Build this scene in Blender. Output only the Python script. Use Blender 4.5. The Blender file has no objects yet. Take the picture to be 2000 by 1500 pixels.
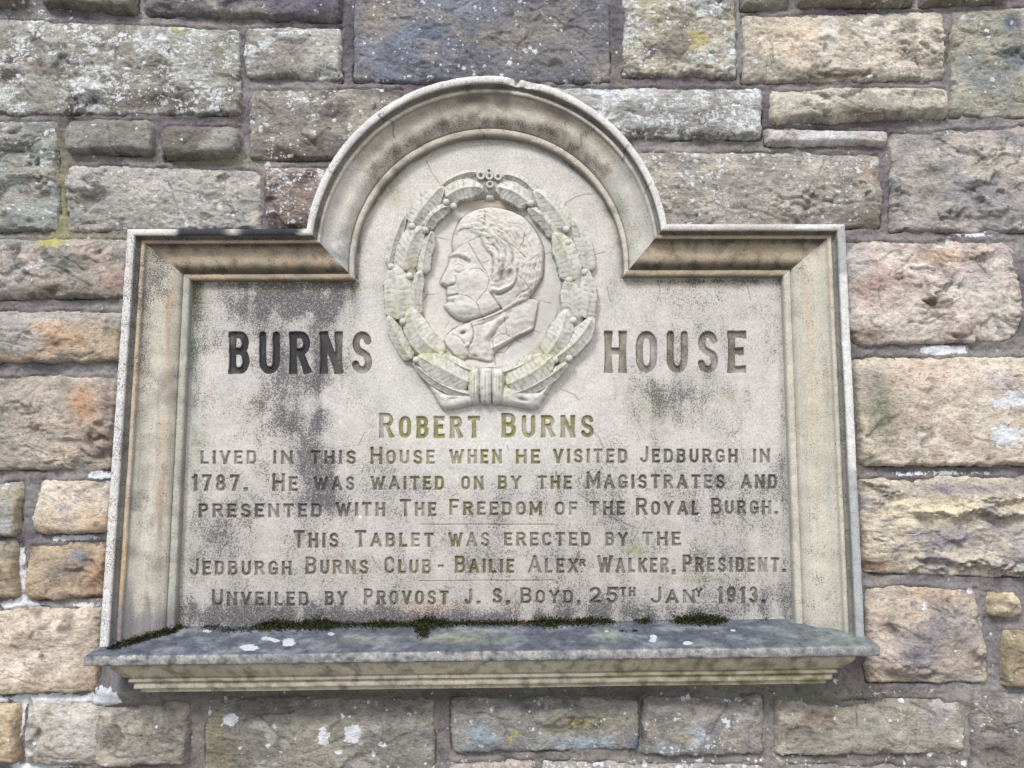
import bpy, math, random
import numpy as np

random.seed(7)
scene = bpy.context.scene
COL = scene.collection

# ------------------------------------------------------------------ camera
FPX, CAM_D, CAM_Z, PITCH = 1500.0, 1.60, 1.95, math.radians(6.2)
cam_data = bpy.data.cameras.new('camera')
cam_data.sensor_width = 36.0
cam_data.lens = 36.0 * FPX / 2000.0
cam_data.clip_start = 0.02
cam_data.clip_end = 500
cam = bpy.data.objects.new('camera', cam_data)
cam.location = (0, -CAM_D, CAM_Z)
cam.rotation_euler = (math.pi / 2 + PITCH, 0, 0)
COL.objects.link(cam)
scene.camera = cam

# ------------------------------------------------------------------ sky, sun, exposure
SUN_EL, SUN_AZ = math.radians(46), math.radians(-28)      # azimuth from -Y (in front of the wall) towards -X
world = bpy.data.worlds.new('World')
scene.world = world
world.use_nodes = True
wn = world.node_tree
bg = wn.nodes['Background']
sky = wn.nodes.new('ShaderNodeTexSky')
sky.sky_type = 'NISHITA'
sky.sun_disc = False
sky.sun_elevation = SUN_EL
sky.sun_rotation = math.pi + SUN_AZ
sky.air_density = 1.0
sky.dust_density = 2.0
sky.ozone_density = 1.0
wn.links.new(sky.outputs[0], bg.inputs[0])
bg.inputs[1].default_value = 0.13
sun_data = bpy.data.lights.new('sun', 'SUN')
sun_data.energy = 2.2
sun_data.angle = math.radians(16)
sun_data.color = (1.0, 0.98, 0.95)
sun = bpy.data.objects.new('sun', sun_data)
sx = math.sin(SUN_AZ) * math.cos(SUN_EL)
sy = -math.cos(SUN_AZ) * math.cos(SUN_EL)
sz = math.sin(SUN_EL)
from mathutils import Vector
sun.rotation_euler = Vector((sx, sy, sz)).to_track_quat('Z', 'Y').to_euler()
sun.location = (sx * 10, sy * 10, sz * 10)
COL.objects.link(sun)
scene.view_settings.view_transform = 'Standard'
scene.view_settings.look = 'None'
scene.view_settings.gamma = 1
scene.view_settings.use_curve_mapping = False
scene.view_settings.exposure = 0.72

SAT = 0.70
ALB = 0.86          # displayed colour -> albedo

# ------------------------------------------------------------------ helpers
CP, SP = math.cos(PITCH), math.sin(PITCH)

def P(u, v, d):
    """a point measured in the photograph -> (X, Z) on the plane standing d metres out of the mortar face"""
    x = (np.asarray(u, float) - 1000) / FPX
    y = (750 - np.asarray(v, float)) / FPX
    dy = CP - y * SP
    t = (CAM_D - d) / dy
    return x * t, CAM_Z + (SP + y * CP) * t

def UV(X, d, Z):
    """inverse of P, used at build time to look up where a stain sits"""
    a = CAM_D - d
    b = Z - CAM_Z
    depth = a * CP + b * SP
    up = b * CP - a * SP
    return 1000 + FPX * X / depth, 750 - FPX * up / depth

def lin(c):
    c = np.asarray(c, float) / 255.0
    c = c.mean(-1, keepdims=True) + (c - c.mean(-1, keepdims=True)) * SAT
    return np.where(c <= 0.04045, c / 12.92, ((c + 0.055) / 1.055) ** 2.4) * ALB

_rs = np.random.RandomState(11)
_perm = _rs.permutation(256)
_ang = _rs.rand(256) * 2 * np.pi
_gx, _gy = np.cos(_ang), np.sin(_ang)

def perlin(x, y, seed=0):
    x = np.asarray(x, float) + seed * 17.31
    y = np.asarray(y, float) + seed * 7.77
    xi = np.floor(x).astype(int); yi = np.floor(y).astype(int)
    xf = x - xi; yf = y - yi
    def g(ix, iy, dx, dy):
        h = _perm[(_perm[ix & 255] + iy) & 255]
        return _gx[h] * dx + _gy[h] * dy
    u = xf * xf * xf * (xf * (xf * 6 - 15) + 10)
    v = yf * yf * yf * (yf * (yf * 6 - 15) + 10)
    a = g(xi, yi, xf, yf); b = g(xi + 1, yi, xf - 1, yf)
    c = g(xi, yi + 1, xf, yf - 1); e = g(xi + 1, yi + 1, xf - 1, yf - 1)
    return ((a + (b - a) * u) + ((c + (e - c) * u) - (a + (b - a) * u)) * v) * 1.5

def fbm(x, y, octv=4, seed=0, gain=0.5):
    s = 0; a = 1.0; f = 1.0
    for i in range(octv):
        s = s + a * perlin(x * f, y * f, seed + i * 3.1)
        a *= gain; f *= 2.03
    return s

def sstep(a, b, x):
    t = np.clip((x - a) / (b - a), 0, 1)
    return t * t * (3 - 2 * t)

def blob(u, v, cu, cv, su, sv, amp=1.0):
    return amp * np.exp(-((u - cu) / su) ** 2 - ((v - cv) / sv) ** 2)

def mixc(A, c, f):
    f = np.clip(f, 0, 1)[..., None]
    return A * (1 - f) + lin(c) * f

def seg_dist(X, Y, pts):
    """distance to a polyline"""
    best = np.full(X.shape, 1e9)
    for (x0, y0), (x1, y1) in zip(pts[:-1], pts[1:]):
        dx, dy = x1 - x0, y1 - y0
        L2 = dx * dx + dy * dy + 1e-12
        t = np.clip(((X - x0) * dx + (Y - y0) * dy) / L2, 0, 1)
        best = np.minimum(best, (X - x0 - t * dx) ** 2 + (Y - y0 - t * dy) ** 2)
    return np.sqrt(best)

def poly_in(X, Y, pts):
    """signed distance, positive inside the polygon"""
    d = seg_dist(X, Y, list(pts) + [pts[0]])
    ins = np.zeros(X.shape, bool)
    n = len(pts)
    for i in range(n):
        x0, y0 = pts[i]; x1, y1 = pts[(i + 1) % n]
        if y0 == y1:
            continue
        c = ((y0 > Y) != (y1 > Y)) & (X < (x1 - x0) * (Y - y0) / (y1 - y0) + x0)
        ins ^= c
    return np.where(ins, d, -d)

def smooth_pts(pts, n=3):
    """Chaikin corner cutting on an open polyline"""
    pts = [tuple(p) for p in pts]
    for _ in range(n):
        q = [pts[0]]
        for a, b in zip(pts[:-1], pts[1:]):
            q.append((a[0] * .75 + b[0] * .25, a[1] * .75 + b[1] * .25))
            q.append((a[0] * .25 + b[0] * .75, a[1] * .25 + b[1] * .75))
        q.append(pts[-1]); pts = q
    return pts

def build(name, V, F, mat, parent=None, A=None, M=None, smooth=True):
    """V (n,3), F (k,4) or list of faces -> one mesh object; A base colour (n,3), M wear densities (n,4)"""
    V = np.asarray(V, np.float32); F = np.asarray(F, np.int32)
    me = bpy.data.meshes.new(name)
    k = F.shape[1]
    used = np.zeros(len(V), bool); used[F.ravel()] = True
    if not used.all():
        idx = np.cumsum(used) - 1
        F = idx[F].astype(np.int32); V = V[used]
        if A is not None: A = A[used]
        if M is not None: M = M[used]
    me.vertices.add(len(V)); me.vertices.foreach_set('co', V.ravel())
    me.loops.add(F.size); me.loops.foreach_set('vertex_index', F.ravel())
    me.polygons.add(len(F))
    me.polygons.foreach_set('loop_start', np.arange(0, F.size, k, dtype=np.int32))
    me.polygons.foreach_set('loop_total', np.full(len(F), k, dtype=np.int32))
    me.polygons.foreach_set('use_smooth', np.full(len(F), smooth))
    me.update(calc_edges=True)
    if A is not None:
        at = me.color_attributes.new('base_tint', 'FLOAT_COLOR', 'POINT')
        c = np.ones((len(V), 4), np.float32); c[:, :3] = np.clip(A, 0.003, 0.9)
        at.data.foreach_set('color', c.ravel())
    if M is not None:
        at = me.color_attributes.new('wear', 'FLOAT_COLOR', 'POINT')
        at.data.foreach_set('color', np.clip(np.asarray(M, np.float32), 0, 1).ravel())
    me.materials.append(mat)
    o = bpy.data.objects.new(name, me)
    COL.objects.link(o)
    if parent is not None: o.parent = parent
    return o

def grid_faces(n, m):
    """quads of an (n rows, m columns) vertex grid"""
    i = np.arange(n - 1)[:, None] * m + np.arange(m - 1)[None, :]
    return np.stack([i, i + 1, i + m + 1, i + m], -1).reshape(-1, 4)

def empty(name, loc=(0, 0, 0)):
    o = bpy.data.objects.new(name, None); COL.objects.link(o)
    return o

def tag(o, label=None, cat=None, group=None, kind=None):
    if label: o['label'] = label
    if cat: o['category'] = cat
    if group: o['group'] = group
    if kind: o['kind'] = kind

# ------------------------------------------------------------------ material
def stone_material(name, grain=0.25, grain_scale=170, mott=0.25, mott_scale=26, bump=0.5, bump_dist=0.0015,
                   speck_scale=420, rough=0.92, patch_col=(0.64, 0.66, 0.67), speck_col=(0.035, 0.035, 0.038), strata=1.0, spec=0.25, flake=0.0, cavity=0.0):
    m = bpy.data.materials.new(name); m.use_nodes = True
    nt = m.node_tree; N = nt.nodes; L = nt.links
    bs = N['Principled BSDF']
    bs.inputs['Roughness'].default_value = rough
    bs.inputs['Specular IOR Level'].default_value = spec
    geo = N.new('ShaderNodeNewGeometry')
    mp = N.new('ShaderNodeMapping'); mp.inputs['Scale'].default_value = (1, 1, strata)
    L.new(geo.outputs['Position'], mp.inputs['Vector'])
    def attr(n):
        a = N.new('ShaderNodeAttribute'); a.attribute_name = n; return a
    A = attr('base_tint'); M = attr('wear')
    sep = N.new('ShaderNodeSeparateColor'); L.new(M.outputs['Color'], sep.inputs[0])
    def noise(scale, detail=4, rgh=0.6, dist=0.0):
        n = N.new('ShaderNodeTexNoise'); n.inputs['Scale'].default_value = scale
        n.inputs['Detail'].default_value = detail; n.inputs['Roughness'].default_value = rgh
        n.inputs['Distortion'].default_value = dist
        L.new(mp.outputs[0], n.inputs['Vector']); return n.outputs['Fac']
    def math_(op, a, b=None, c=None, clamp=False):
        n = N.new('ShaderNodeMath'); n.operation = op; n.use_clamp = clamp
        for i, x in enumerate((a, b, c)):
            if x is None: continue
            if isinstance(x, (int, float)): n.inputs[i].default_value = x
            else: L.new(x, n.inputs[i])
        return n.outputs[0]
    def mapr(x, a, b, c, d):
        n = N.new('ShaderNodeMapRange'); n.interpolation_type = 'SMOOTHSTEP'
        for i, y in enumerate((x, a, b, c, d)):
            if isinstance(y, (int, float)): n.inputs[i].default_value = y
            else: L.new(y, n.inputs[i])
        return n.outputs[0]
    def mix(fac, a, b, mode='MIX'):
        n = N.new('ShaderNodeMix'); n.data_type = 'RGBA'; n.blend_type = mode
        if isinstance(fac, (int, float)): n.inputs[0].default_value = fac
        else: L.new(fac, n.inputs[0])
        for i, y in ((6, a), (7, b)):
            if isinstance(y, tuple): n.inputs[i].default_value = (*y, 1)
            else: L.new(y, n.inputs[i])
        return n.outputs[2]
    n1 = noise(mott_scale, 6, 0.62, 0.4)
    n2 = noise(grain_scale, 4, 0.7)
    n3 = noise(speck_scale, 3, 0.6)
    n4 = noise(70, 6, 0.7, 0.6)
    # mottling and grain multiply the tint
    g1 = math_('MULTIPLY_ADD', math_('SUBTRACT', n1, 0.5), mott * 4, 1.0)
    g2 = math_('MULTIPLY_ADD', math_('SUBTRACT', n2, 0.5), grain * 4, 1.0)
    g = math_('MAXIMUM', math_('MULTIPLY', g1, g2), 0.15)
    gc = N.new('ShaderNodeCombineColor')
    for i in range(3): L.new(g, gc.inputs[i])
    col = mix(1.0, A.outputs['Color'], gc.outputs[0], 'MULTIPLY')
    # dark specks (soot, black algae) : density in wear.r
    thr = math_('MULTIPLY_ADD', sep.outputs[0], -0.40, 0.78)
    sp = mapr(n3, thr, math_('ADD', thr, 0.10), 0.0, 0.72)
    col = mix(sp, col, speck_col)
    # yellow lichen : wear.b
    thy = math_('MULTIPLY_ADD', sep.outputs[2], -0.45, 0.80)
    ny = noise(95, 7, 0.75, 1.0)
    yl = mapr(ny, thy, math_('ADD', thy, 0.05), 0.0, 0.8)
    col = mix(yl, col, (0.42, 0.36, 0.10))
    # white crustose lichen : round dots of two sizes with density wear.g, plus solid patches wear.alpha
    def dots(scale, size):
        vo = N.new('ShaderNodeTexVoronoi'); vo.inputs['Scale'].default_value = scale
        ws = N.new('ShaderNodeVectorMath'); ws.operation = 'MULTIPLY_ADD'
        cn = N.new('ShaderNodeTexNoise'); cn.inputs['Scale'].default_value = scale * 2.2; cn.inputs['Detail'].default_value = 3
        L.new(geo.outputs['Position'], cn.inputs['Vector'])
        L.new(cn.outputs['Color'], ws.inputs[0]); ws.inputs[1].default_value = (0.9 / scale,) * 3
        L.new(geo.outputs['Position'], ws.inputs[2])
        L.new(ws.outputs[0], vo.inputs['Vector'])
        sc = N.new('ShaderNodeSeparateColor'); L.new(vo.outputs['Color'], sc.inputs[0])
        on = math_('LESS_THAN', sc.outputs[0], sep.outputs[1])
        rad = math_('MULTIPLY_ADD', sc.outputs[1], size, size * 0.5)
        ed = mapr(vo.outputs['Distance'], math_('MULTIPLY', rad, 0.75), rad, 1.0, 0.0)
        return math_('MULTIPLY', on, ed)
    d1 = dots(90, 0.5); d2 = dots(190, 0.55); d3 = dots(60, 0.36)
    dd = math_('MAXIMUM', math_('MAXIMUM', d1, d2), d3)
    # dots gather where a broader noise is high
    clus = mapr(noise(24, 4, 0.6, 0.8), 0.42, 0.56, 0.0, 1.0)
    dd = math_('MULTIPLY', math_('MULTIPLY', dd, clus), 0.85)
    pa = math_('ADD', M.outputs['Alpha'], math_('MULTIPLY', math_('SUBTRACT', n4, 0.5), 1.6))
    pp = mapr(pa, 0.5, 0.58, 0.0, 0.88)
    pp = math_('MULTIPLY', pp, mapr(M.outputs['Alpha'], 0.12, 0.25, 0.0, 1.0))
    nf = noise(130, 7, 0.75, 0.8)
    tf = math_('MULTIPLY_ADD', sep.outputs[1], -0.42, 0.70)
    film = math_('MULTIPLY', mapr(nf, tf, math_('ADD', tf, 0.05), 0.0, 0.62), math_('MULTIPLY', clus, mapr(sep.outputs[1], 0.03, 0.12, 0.0, 1.0)))
    col = mix(film, col, (0.46, 0.48, 0.45))
    wl = math_('MAXIMUM', dd, pp)
    col = mix(wl, col, patch_col)
    # relief
    n5 = noise(55, 8, 0.65, 0.2)
    h = math_('MULTIPLY_ADD', n5, 1.6, math_('MULTIPLY', n2, 0.55))
    if flake:
        wv = N.new('ShaderNodeTexNoise'); wv.inputs['Scale'].default_value = 30; wv.inputs['Detail'].default_value = 5
        wv.inputs['Roughness'].default_value = 0.65
        L.new(mp.outputs[0], wv.inputs['Vector'])
        for sc_, wt in ((24, 1.0), (62, 0.55)):
            ws = N.new('ShaderNodeVectorMath'); ws.operation = 'MULTIPLY_ADD'
            L.new(wv.outputs['Color'], ws.inputs[0]); ws.inputs[1].default_value = (1.7 / sc_, 1.7 / sc_, 1.7 / sc_)
            L.new(mp.outputs[0], ws.inputs[2])
            vo = N.new('ShaderNodeTexVoronoi'); vo.inputs['Scale'].default_value = sc_
            L.new(ws.outputs[0], vo.inputs['Vector'])
            sc2 = N.new('ShaderNodeSeparateColor'); L.new(vo.outputs['Color'], sc2.inputs[0])
            # each flake is a facet of its own height and tilt
            tilt = math_('MULTIPLY', vo.outputs['Distance'], math_('SUBTRACT', sc2.outputs[1], 0.3))
            h = math_('MULTIPLY_ADD', math_('ADD', math_('MULTIPLY', sc2.outputs[0], 0.45), tilt), flake * wt, h)
    if cavity:                      # darkens the pits of the rough face
        cv = mapr(n5, 0.30, 0.52, 1.0 - cavity, 1.0)
        cv = math_('MULTIPLY', cv, mapr(n2, 0.34, 0.48, 1.0 - cavity * 0.6, 1.0))
        cc = N.new('ShaderNodeCombineColor')
        for i in range(3): L.new(cv, cc.inputs[i])
        col = mix(1.0, col, cc.outputs[0], 'MULTIPLY')
    L.new(col, bs.inputs['Base Color'])
    h = math_('MULTIPLY_ADD', n3, 0.25, h)
    h = math_('MULTIPLY_ADD', sp, -0.2, h)
    h = math_('MULTIPLY_ADD', wl, 0.12, h)
    bp = N.new('ShaderNodeBump'); bp.inputs['Strength'].default_value = bump; bp.inputs['Distance'].default_value = bump_dist
    L.new(h, bp.inputs['Height']); L.new(bp.outputs[0], bs.inputs['Normal'])
    return m

MAT_STONE = stone_material('rubble_sandstone', grain=0.24, mott=0.30, bump=1.0, bump_dist=0.0030, strata=1.7, flake=1.0, cavity=0.42)
MAT_MORTAR = stone_material('lime_mortar', grain=0.24, mott=0.20, bump=1.0, bump_dist=0.0034, mott_scale=18, cavity=0.3)
MAT_TABLET = stone_material('dressed_sandstone', grain=0.30, grain_scale=300, mott=0.12, bump=0.6, bump_dist=0.0013, speck_scale=420, mott_scale=22)
MAT_CARVED = stone_material('carved_sandstone', grain=0.07, grain_scale=260, mott=0.09, bump=0.4, bump_dist=0.0008, speck_scale=380, mott_scale=30)
MAT_SILL = stone_material('weathered_sill_stone', patch_col=(.50, .52, .53), grain=0.22, mott=0.24, bump=1.0, bump_dist=0.0024, spec=0.35, rough=0.85, flake=0.3, cavity=0.3)

# ------------------------------------------------------------------ ground out of view below
def flat(name, x0, x1, y0, y1, z, color):
    m = bpy.data.materials.new(name + '_surface'); m.use_nodes = True
    nt = m.node_tree; b = nt.nodes['Principled BSDF']; b.inputs['Roughness'].default_value = 0.9
    n = nt.nodes.new('ShaderNodeTexNoise'); n.inputs['Scale'].default_value = 40; n.inputs['Detail'].default_value = 8
    r = nt.nodes.new('ShaderNodeValToRGB')
    r.color_ramp.elements[0].color = (*[c * 0.75 for c in color], 1); r.color_ramp.elements[1].color = (*[c * 1.25 for c in color], 1)
    nt.links.new(n.outputs['Fac'], r.inputs[0]); nt.links.new(r.outputs[0], b.inputs['Base Color'])
    V = np.array([(x0, y0, z), (x1, y0, z), (x1, y1, z), (x0, y1, z)])
    return build(name, V, np.array([[0, 1, 2, 3]]), m, smooth=False)
tag(flat('ground', -120, 120, -240, 8, -0.13, (0.16, 0.15, 0.14)), kind='structure')
tag(flat('pavement', -60, 60, -2.6, 0.2, 0.0, (0.34, 0.31, 0.28)), kind='structure')

# ------------------------------------------------------------------ the rubble wall
wall = empty('stone_wall')
tag(wall, 'rough coursed sandstone rubble wall with purple grey mortar and lichen around the carved tablet', 'wall')

def make_stone(poly, c1, c2=None, c3=None, H=0.026, A=1.0, lich=0.05, yel=0.0, dark=0.15, seed=0, step=0.0028,
               tint=(), patches=(), strata=1.0, ledge=1.0, rtop=0.016, r=0.008, label=None, green=()):
    """one pitch-faced block; poly = four corners read off the photograph, TL TR BR BL"""
    pts = [P(u, v, 0.02) for u, v in poly]
    if max(v for _, v in poly) < 460:
        c1, c2, c3 = [None if c is None else tuple(sum(c) / 3 + (t - sum(c) / 3) * .85 for t in c) for c in (c1, c2, c3)]
    (ax, az), (bx, bz), (cx, cz), (dx, dz) = pts
    w = (math.hypot(bx - ax, bz - az) + math.hypot(cx - dx, cz - dz)) / 2
    h = (math.hypot(ax - dx, az - dz) + math.hypot(bx - cx, bz - cz)) / 2
    mg = 0.008
    n = max(6, int((w + 2 * mg) / step)); m = max(6, int((h + 2 * mg) / step))
    s = np.linspace(-mg / w, 1 + mg / w, n); t = np.linspace(-mg / h, 1 + mg / h, m)
    S, T = np.meshgrid(s, t)                       # T = 0 at the top
    X = (1 - T) * ((1 - S) * ax + S * bx) + T * ((1 - S) * dx + S * cx)
    Z = (1 - T) * ((1 - S) * az + S * bz) + T * ((1 - S) * dz + S * cz)
    px = (S - 0.5) * w; pz = (T - 0.5) * h
    rr = min(r, 0.45 * h, 0.45 * w)
    qx = np.abs(px) - w / 2 + rr; qz = np.abs(pz) - h / 2 + rr
    e = rr - np.sqrt(np.maximum(qx, 0) ** 2 + np.maximum(qz, 0) ** 2) - np.minimum(np.maximum(qx, qz), 0)
    e = e + .0022 + 0.0034 * fbm(X * 26, Z * 26, 4, seed + 1) + 0.0019 * fbm(X * 120, Z * 120, 2, seed + 8)
    tops = sstep(0.5, 0.0, T)                       # soft rounding towards the top, sharp at the bottom edge
    lam = 0.0022 + 0.0035 * tops * sstep(0.8, 0.3, T)
    big = min(h, 0.16) / 0.16
    prof = np.where(e > 0, 1 - np.exp(-np.maximum(e, 0) / lam), 0)
    # rough pitched surface: broad swell, worked ledges, strata, fine pecking
    wx = X + 0.012 * fbm(X * 14, Z * 14, 2, seed + 11); wz = Z + 0.012 * fbm(X * 14, Z * 14, 2, seed + 12)
    sw = fbm(wx * 7, wz * 10 * strata, 3, seed + 2)
    lv = fbm(wx * 9 + 2.2 * wz, wz * 15 * strata - 1.1 * wx, 3, seed + 4) * 3.1
    fr = lv - np.floor(lv)
    terr = np.floor(lv) + sstep(0.40, 0.52, fr)
    fine = 1 - 2 * np.abs(fbm(X * 38, Z * 52 * strata, 4, seed + 5, 0.6))
    chip = np.maximum(0, fbm(wx * 22, wz * 30, 2, seed + 6) - 0.25)
    rs = np.random.RandomState(seed + 900)
    K = int(5 + w * h * 260)
    fac = np.full(X.shape, 1e3)
    for _k in range(K):                           # the planes left by the mason's punch and pitching tool
        cxk, czk = (rs.rand() - .5) * w, (rs.rand() - .5) * h
        tx_, tz_ = rs.randn() * .075, rs.randn() * .12
        fac = np.minimum(fac, (px - cxk + (wx - X) * 1.3) * tx_ + (pz - czk + (wz - Z) * 1.3) * tz_ + .004 + .004 * rs.rand())
    fac = np.clip(fac, -.010, .010)
    lmask = sstep(-.05, .30, fbm(X * 6, Z * 8, 2, seed + 15))
    chip = chip * lmask
    hh = H + A * big * (0.0022 * sw + 1.25 * fac + 0.0042 * ledge * (terr - lv * 0.30) * (.15 + lmask) + 0.0011 * fine * (.4 + .8 * (1 - lmask)) - 0.012 * chip)
    hh = hh - 0.010 * tops ** 2 * sstep(0.35, 0.0, T) + 0.003 * (T - .5)
    under = sstep(.80, 1.0, T + .10 * fbm(X * 11, Z * 3, 2, seed + 40))
    hh = hh * 1.10 - .010 * under * np.clip(.5 + 1.2 * fbm(X * 8, Z * 2, 2, seed + 41), 0, 1)
    hh = np.maximum(hh, 0.011)
    sideb = sstep(.07, 0, S) + sstep(.93, 1, S)
    hh = hh - .004 * sideb * np.clip(.3 + fbm(X * 3, Z * 12, 2, seed + 42), 0, 1)
    d = np.where(e > 0, hh * prof + 0.003 * (1 - prof), 0.003 + e * 4)
    U, V = UV(X, d, Z)
    nA = fbm(wx * 7, wz * 8 * strata, 4, seed + 20); nB = fbm(wx * 12, wz * 16, 4, seed + 24)
    C = np.broadcast_to(lin(c1), X.shape + (3,)).copy()
    if c2 is not None: C = mixc(C, c2, sstep(-0.10, 0.25, nA))
    if c3 is not None: C = mixc(C, c3, sstep(0.0, 0.4, nB))
    # darker in the ledge hollows and chips
    C = C * (1 + 0.16 * np.clip(terr - lv, -1, 1) * lmask + 0.06 * fine)[..., None]
    C = mixc(C, (88, 82, 78), 0.55 * np.clip(chip * 3, 0, 1))
    for (u, v, su, sv, amp, col) in tint:
        C = mixc(C, col, np.clip(blob(U, V, u, v, su, sv, amp * 1.35) * (1 + 0.8 * nB), 0, .95))
    hl = np.zeros(X.shape)
    for _k in range(1 + int(w * h * 60)):          # flakes lifting along short cracks
        a0 = rs.rand() * 6.28; cx0, cz0 = (rs.rand() - .5) * w * .8, (rs.rand() - .5) * h * .8; ln = .02 + .05 * rs.rand()
        dxk, dzk = math.cos(a0) * ln, math.sin(a0) * ln * .5
        hl = np.maximum(hl, np.exp(-(seg_dist(px + 1.2 * (wx - X), pz + 1.2 * (wz - Z), [(cx0 - dxk, cz0 - dzk), (cx0 + dxk, cz0 + dzk)]) / .0019) ** 2))
    d = d - .0028 * hl * (e > .004)
    C = C * (1 - .42 * hl)[..., None]
    lm = 1.45 * lich ** 1.3 * (1 + 1.3 * fbm(X * 9, Z * 9, 2, seed + 30)) + lich * 0.5 * tops
    pa = np.zeros(X.shape)
    for (u, v, su, sv, amp) in patches: pa = pa + blob(U, V, u, v, su, sv, amp)
    ye = np.full(X.shape, yel) * (1 + fbm(X * 10, Z * 10, 2, seed + 31))
    for (u, v, su, sv, amp) in green: ye = ye + blob(U, V, u, v, su, sv, amp * 1.35)
    dk = .12 + dark * (1 + 1.2 * fbm(X * 9, Z * 9, 3, seed + 33)) + 0.3 * np.clip(lv - terr, 0, 1) * lmask
    C = C * 1.24
    Mx = np.stack([dk, lm, ye, pa], -1)
    F = grid_faces(m, n)
    ef = e.reshape(-1)[F].max(1) > -0.0035
    o = build('stone', np.stack([X, -d, Z], -1).reshape(-1, 3), F[ef], MAT_STONE, wall, C.reshape(-1, 3), Mx.reshape(-1, 4))
    if label: o['label'] = label
    return o

def R(x0, y0, x1, y1, a=0, b=0, c=0, e=0):
    """corner list with small vertical offsets"""
    return [(x0, y0 + a), (x1, y0 + b), (x1, y1 + c), (x0, y1 + e)]

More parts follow.
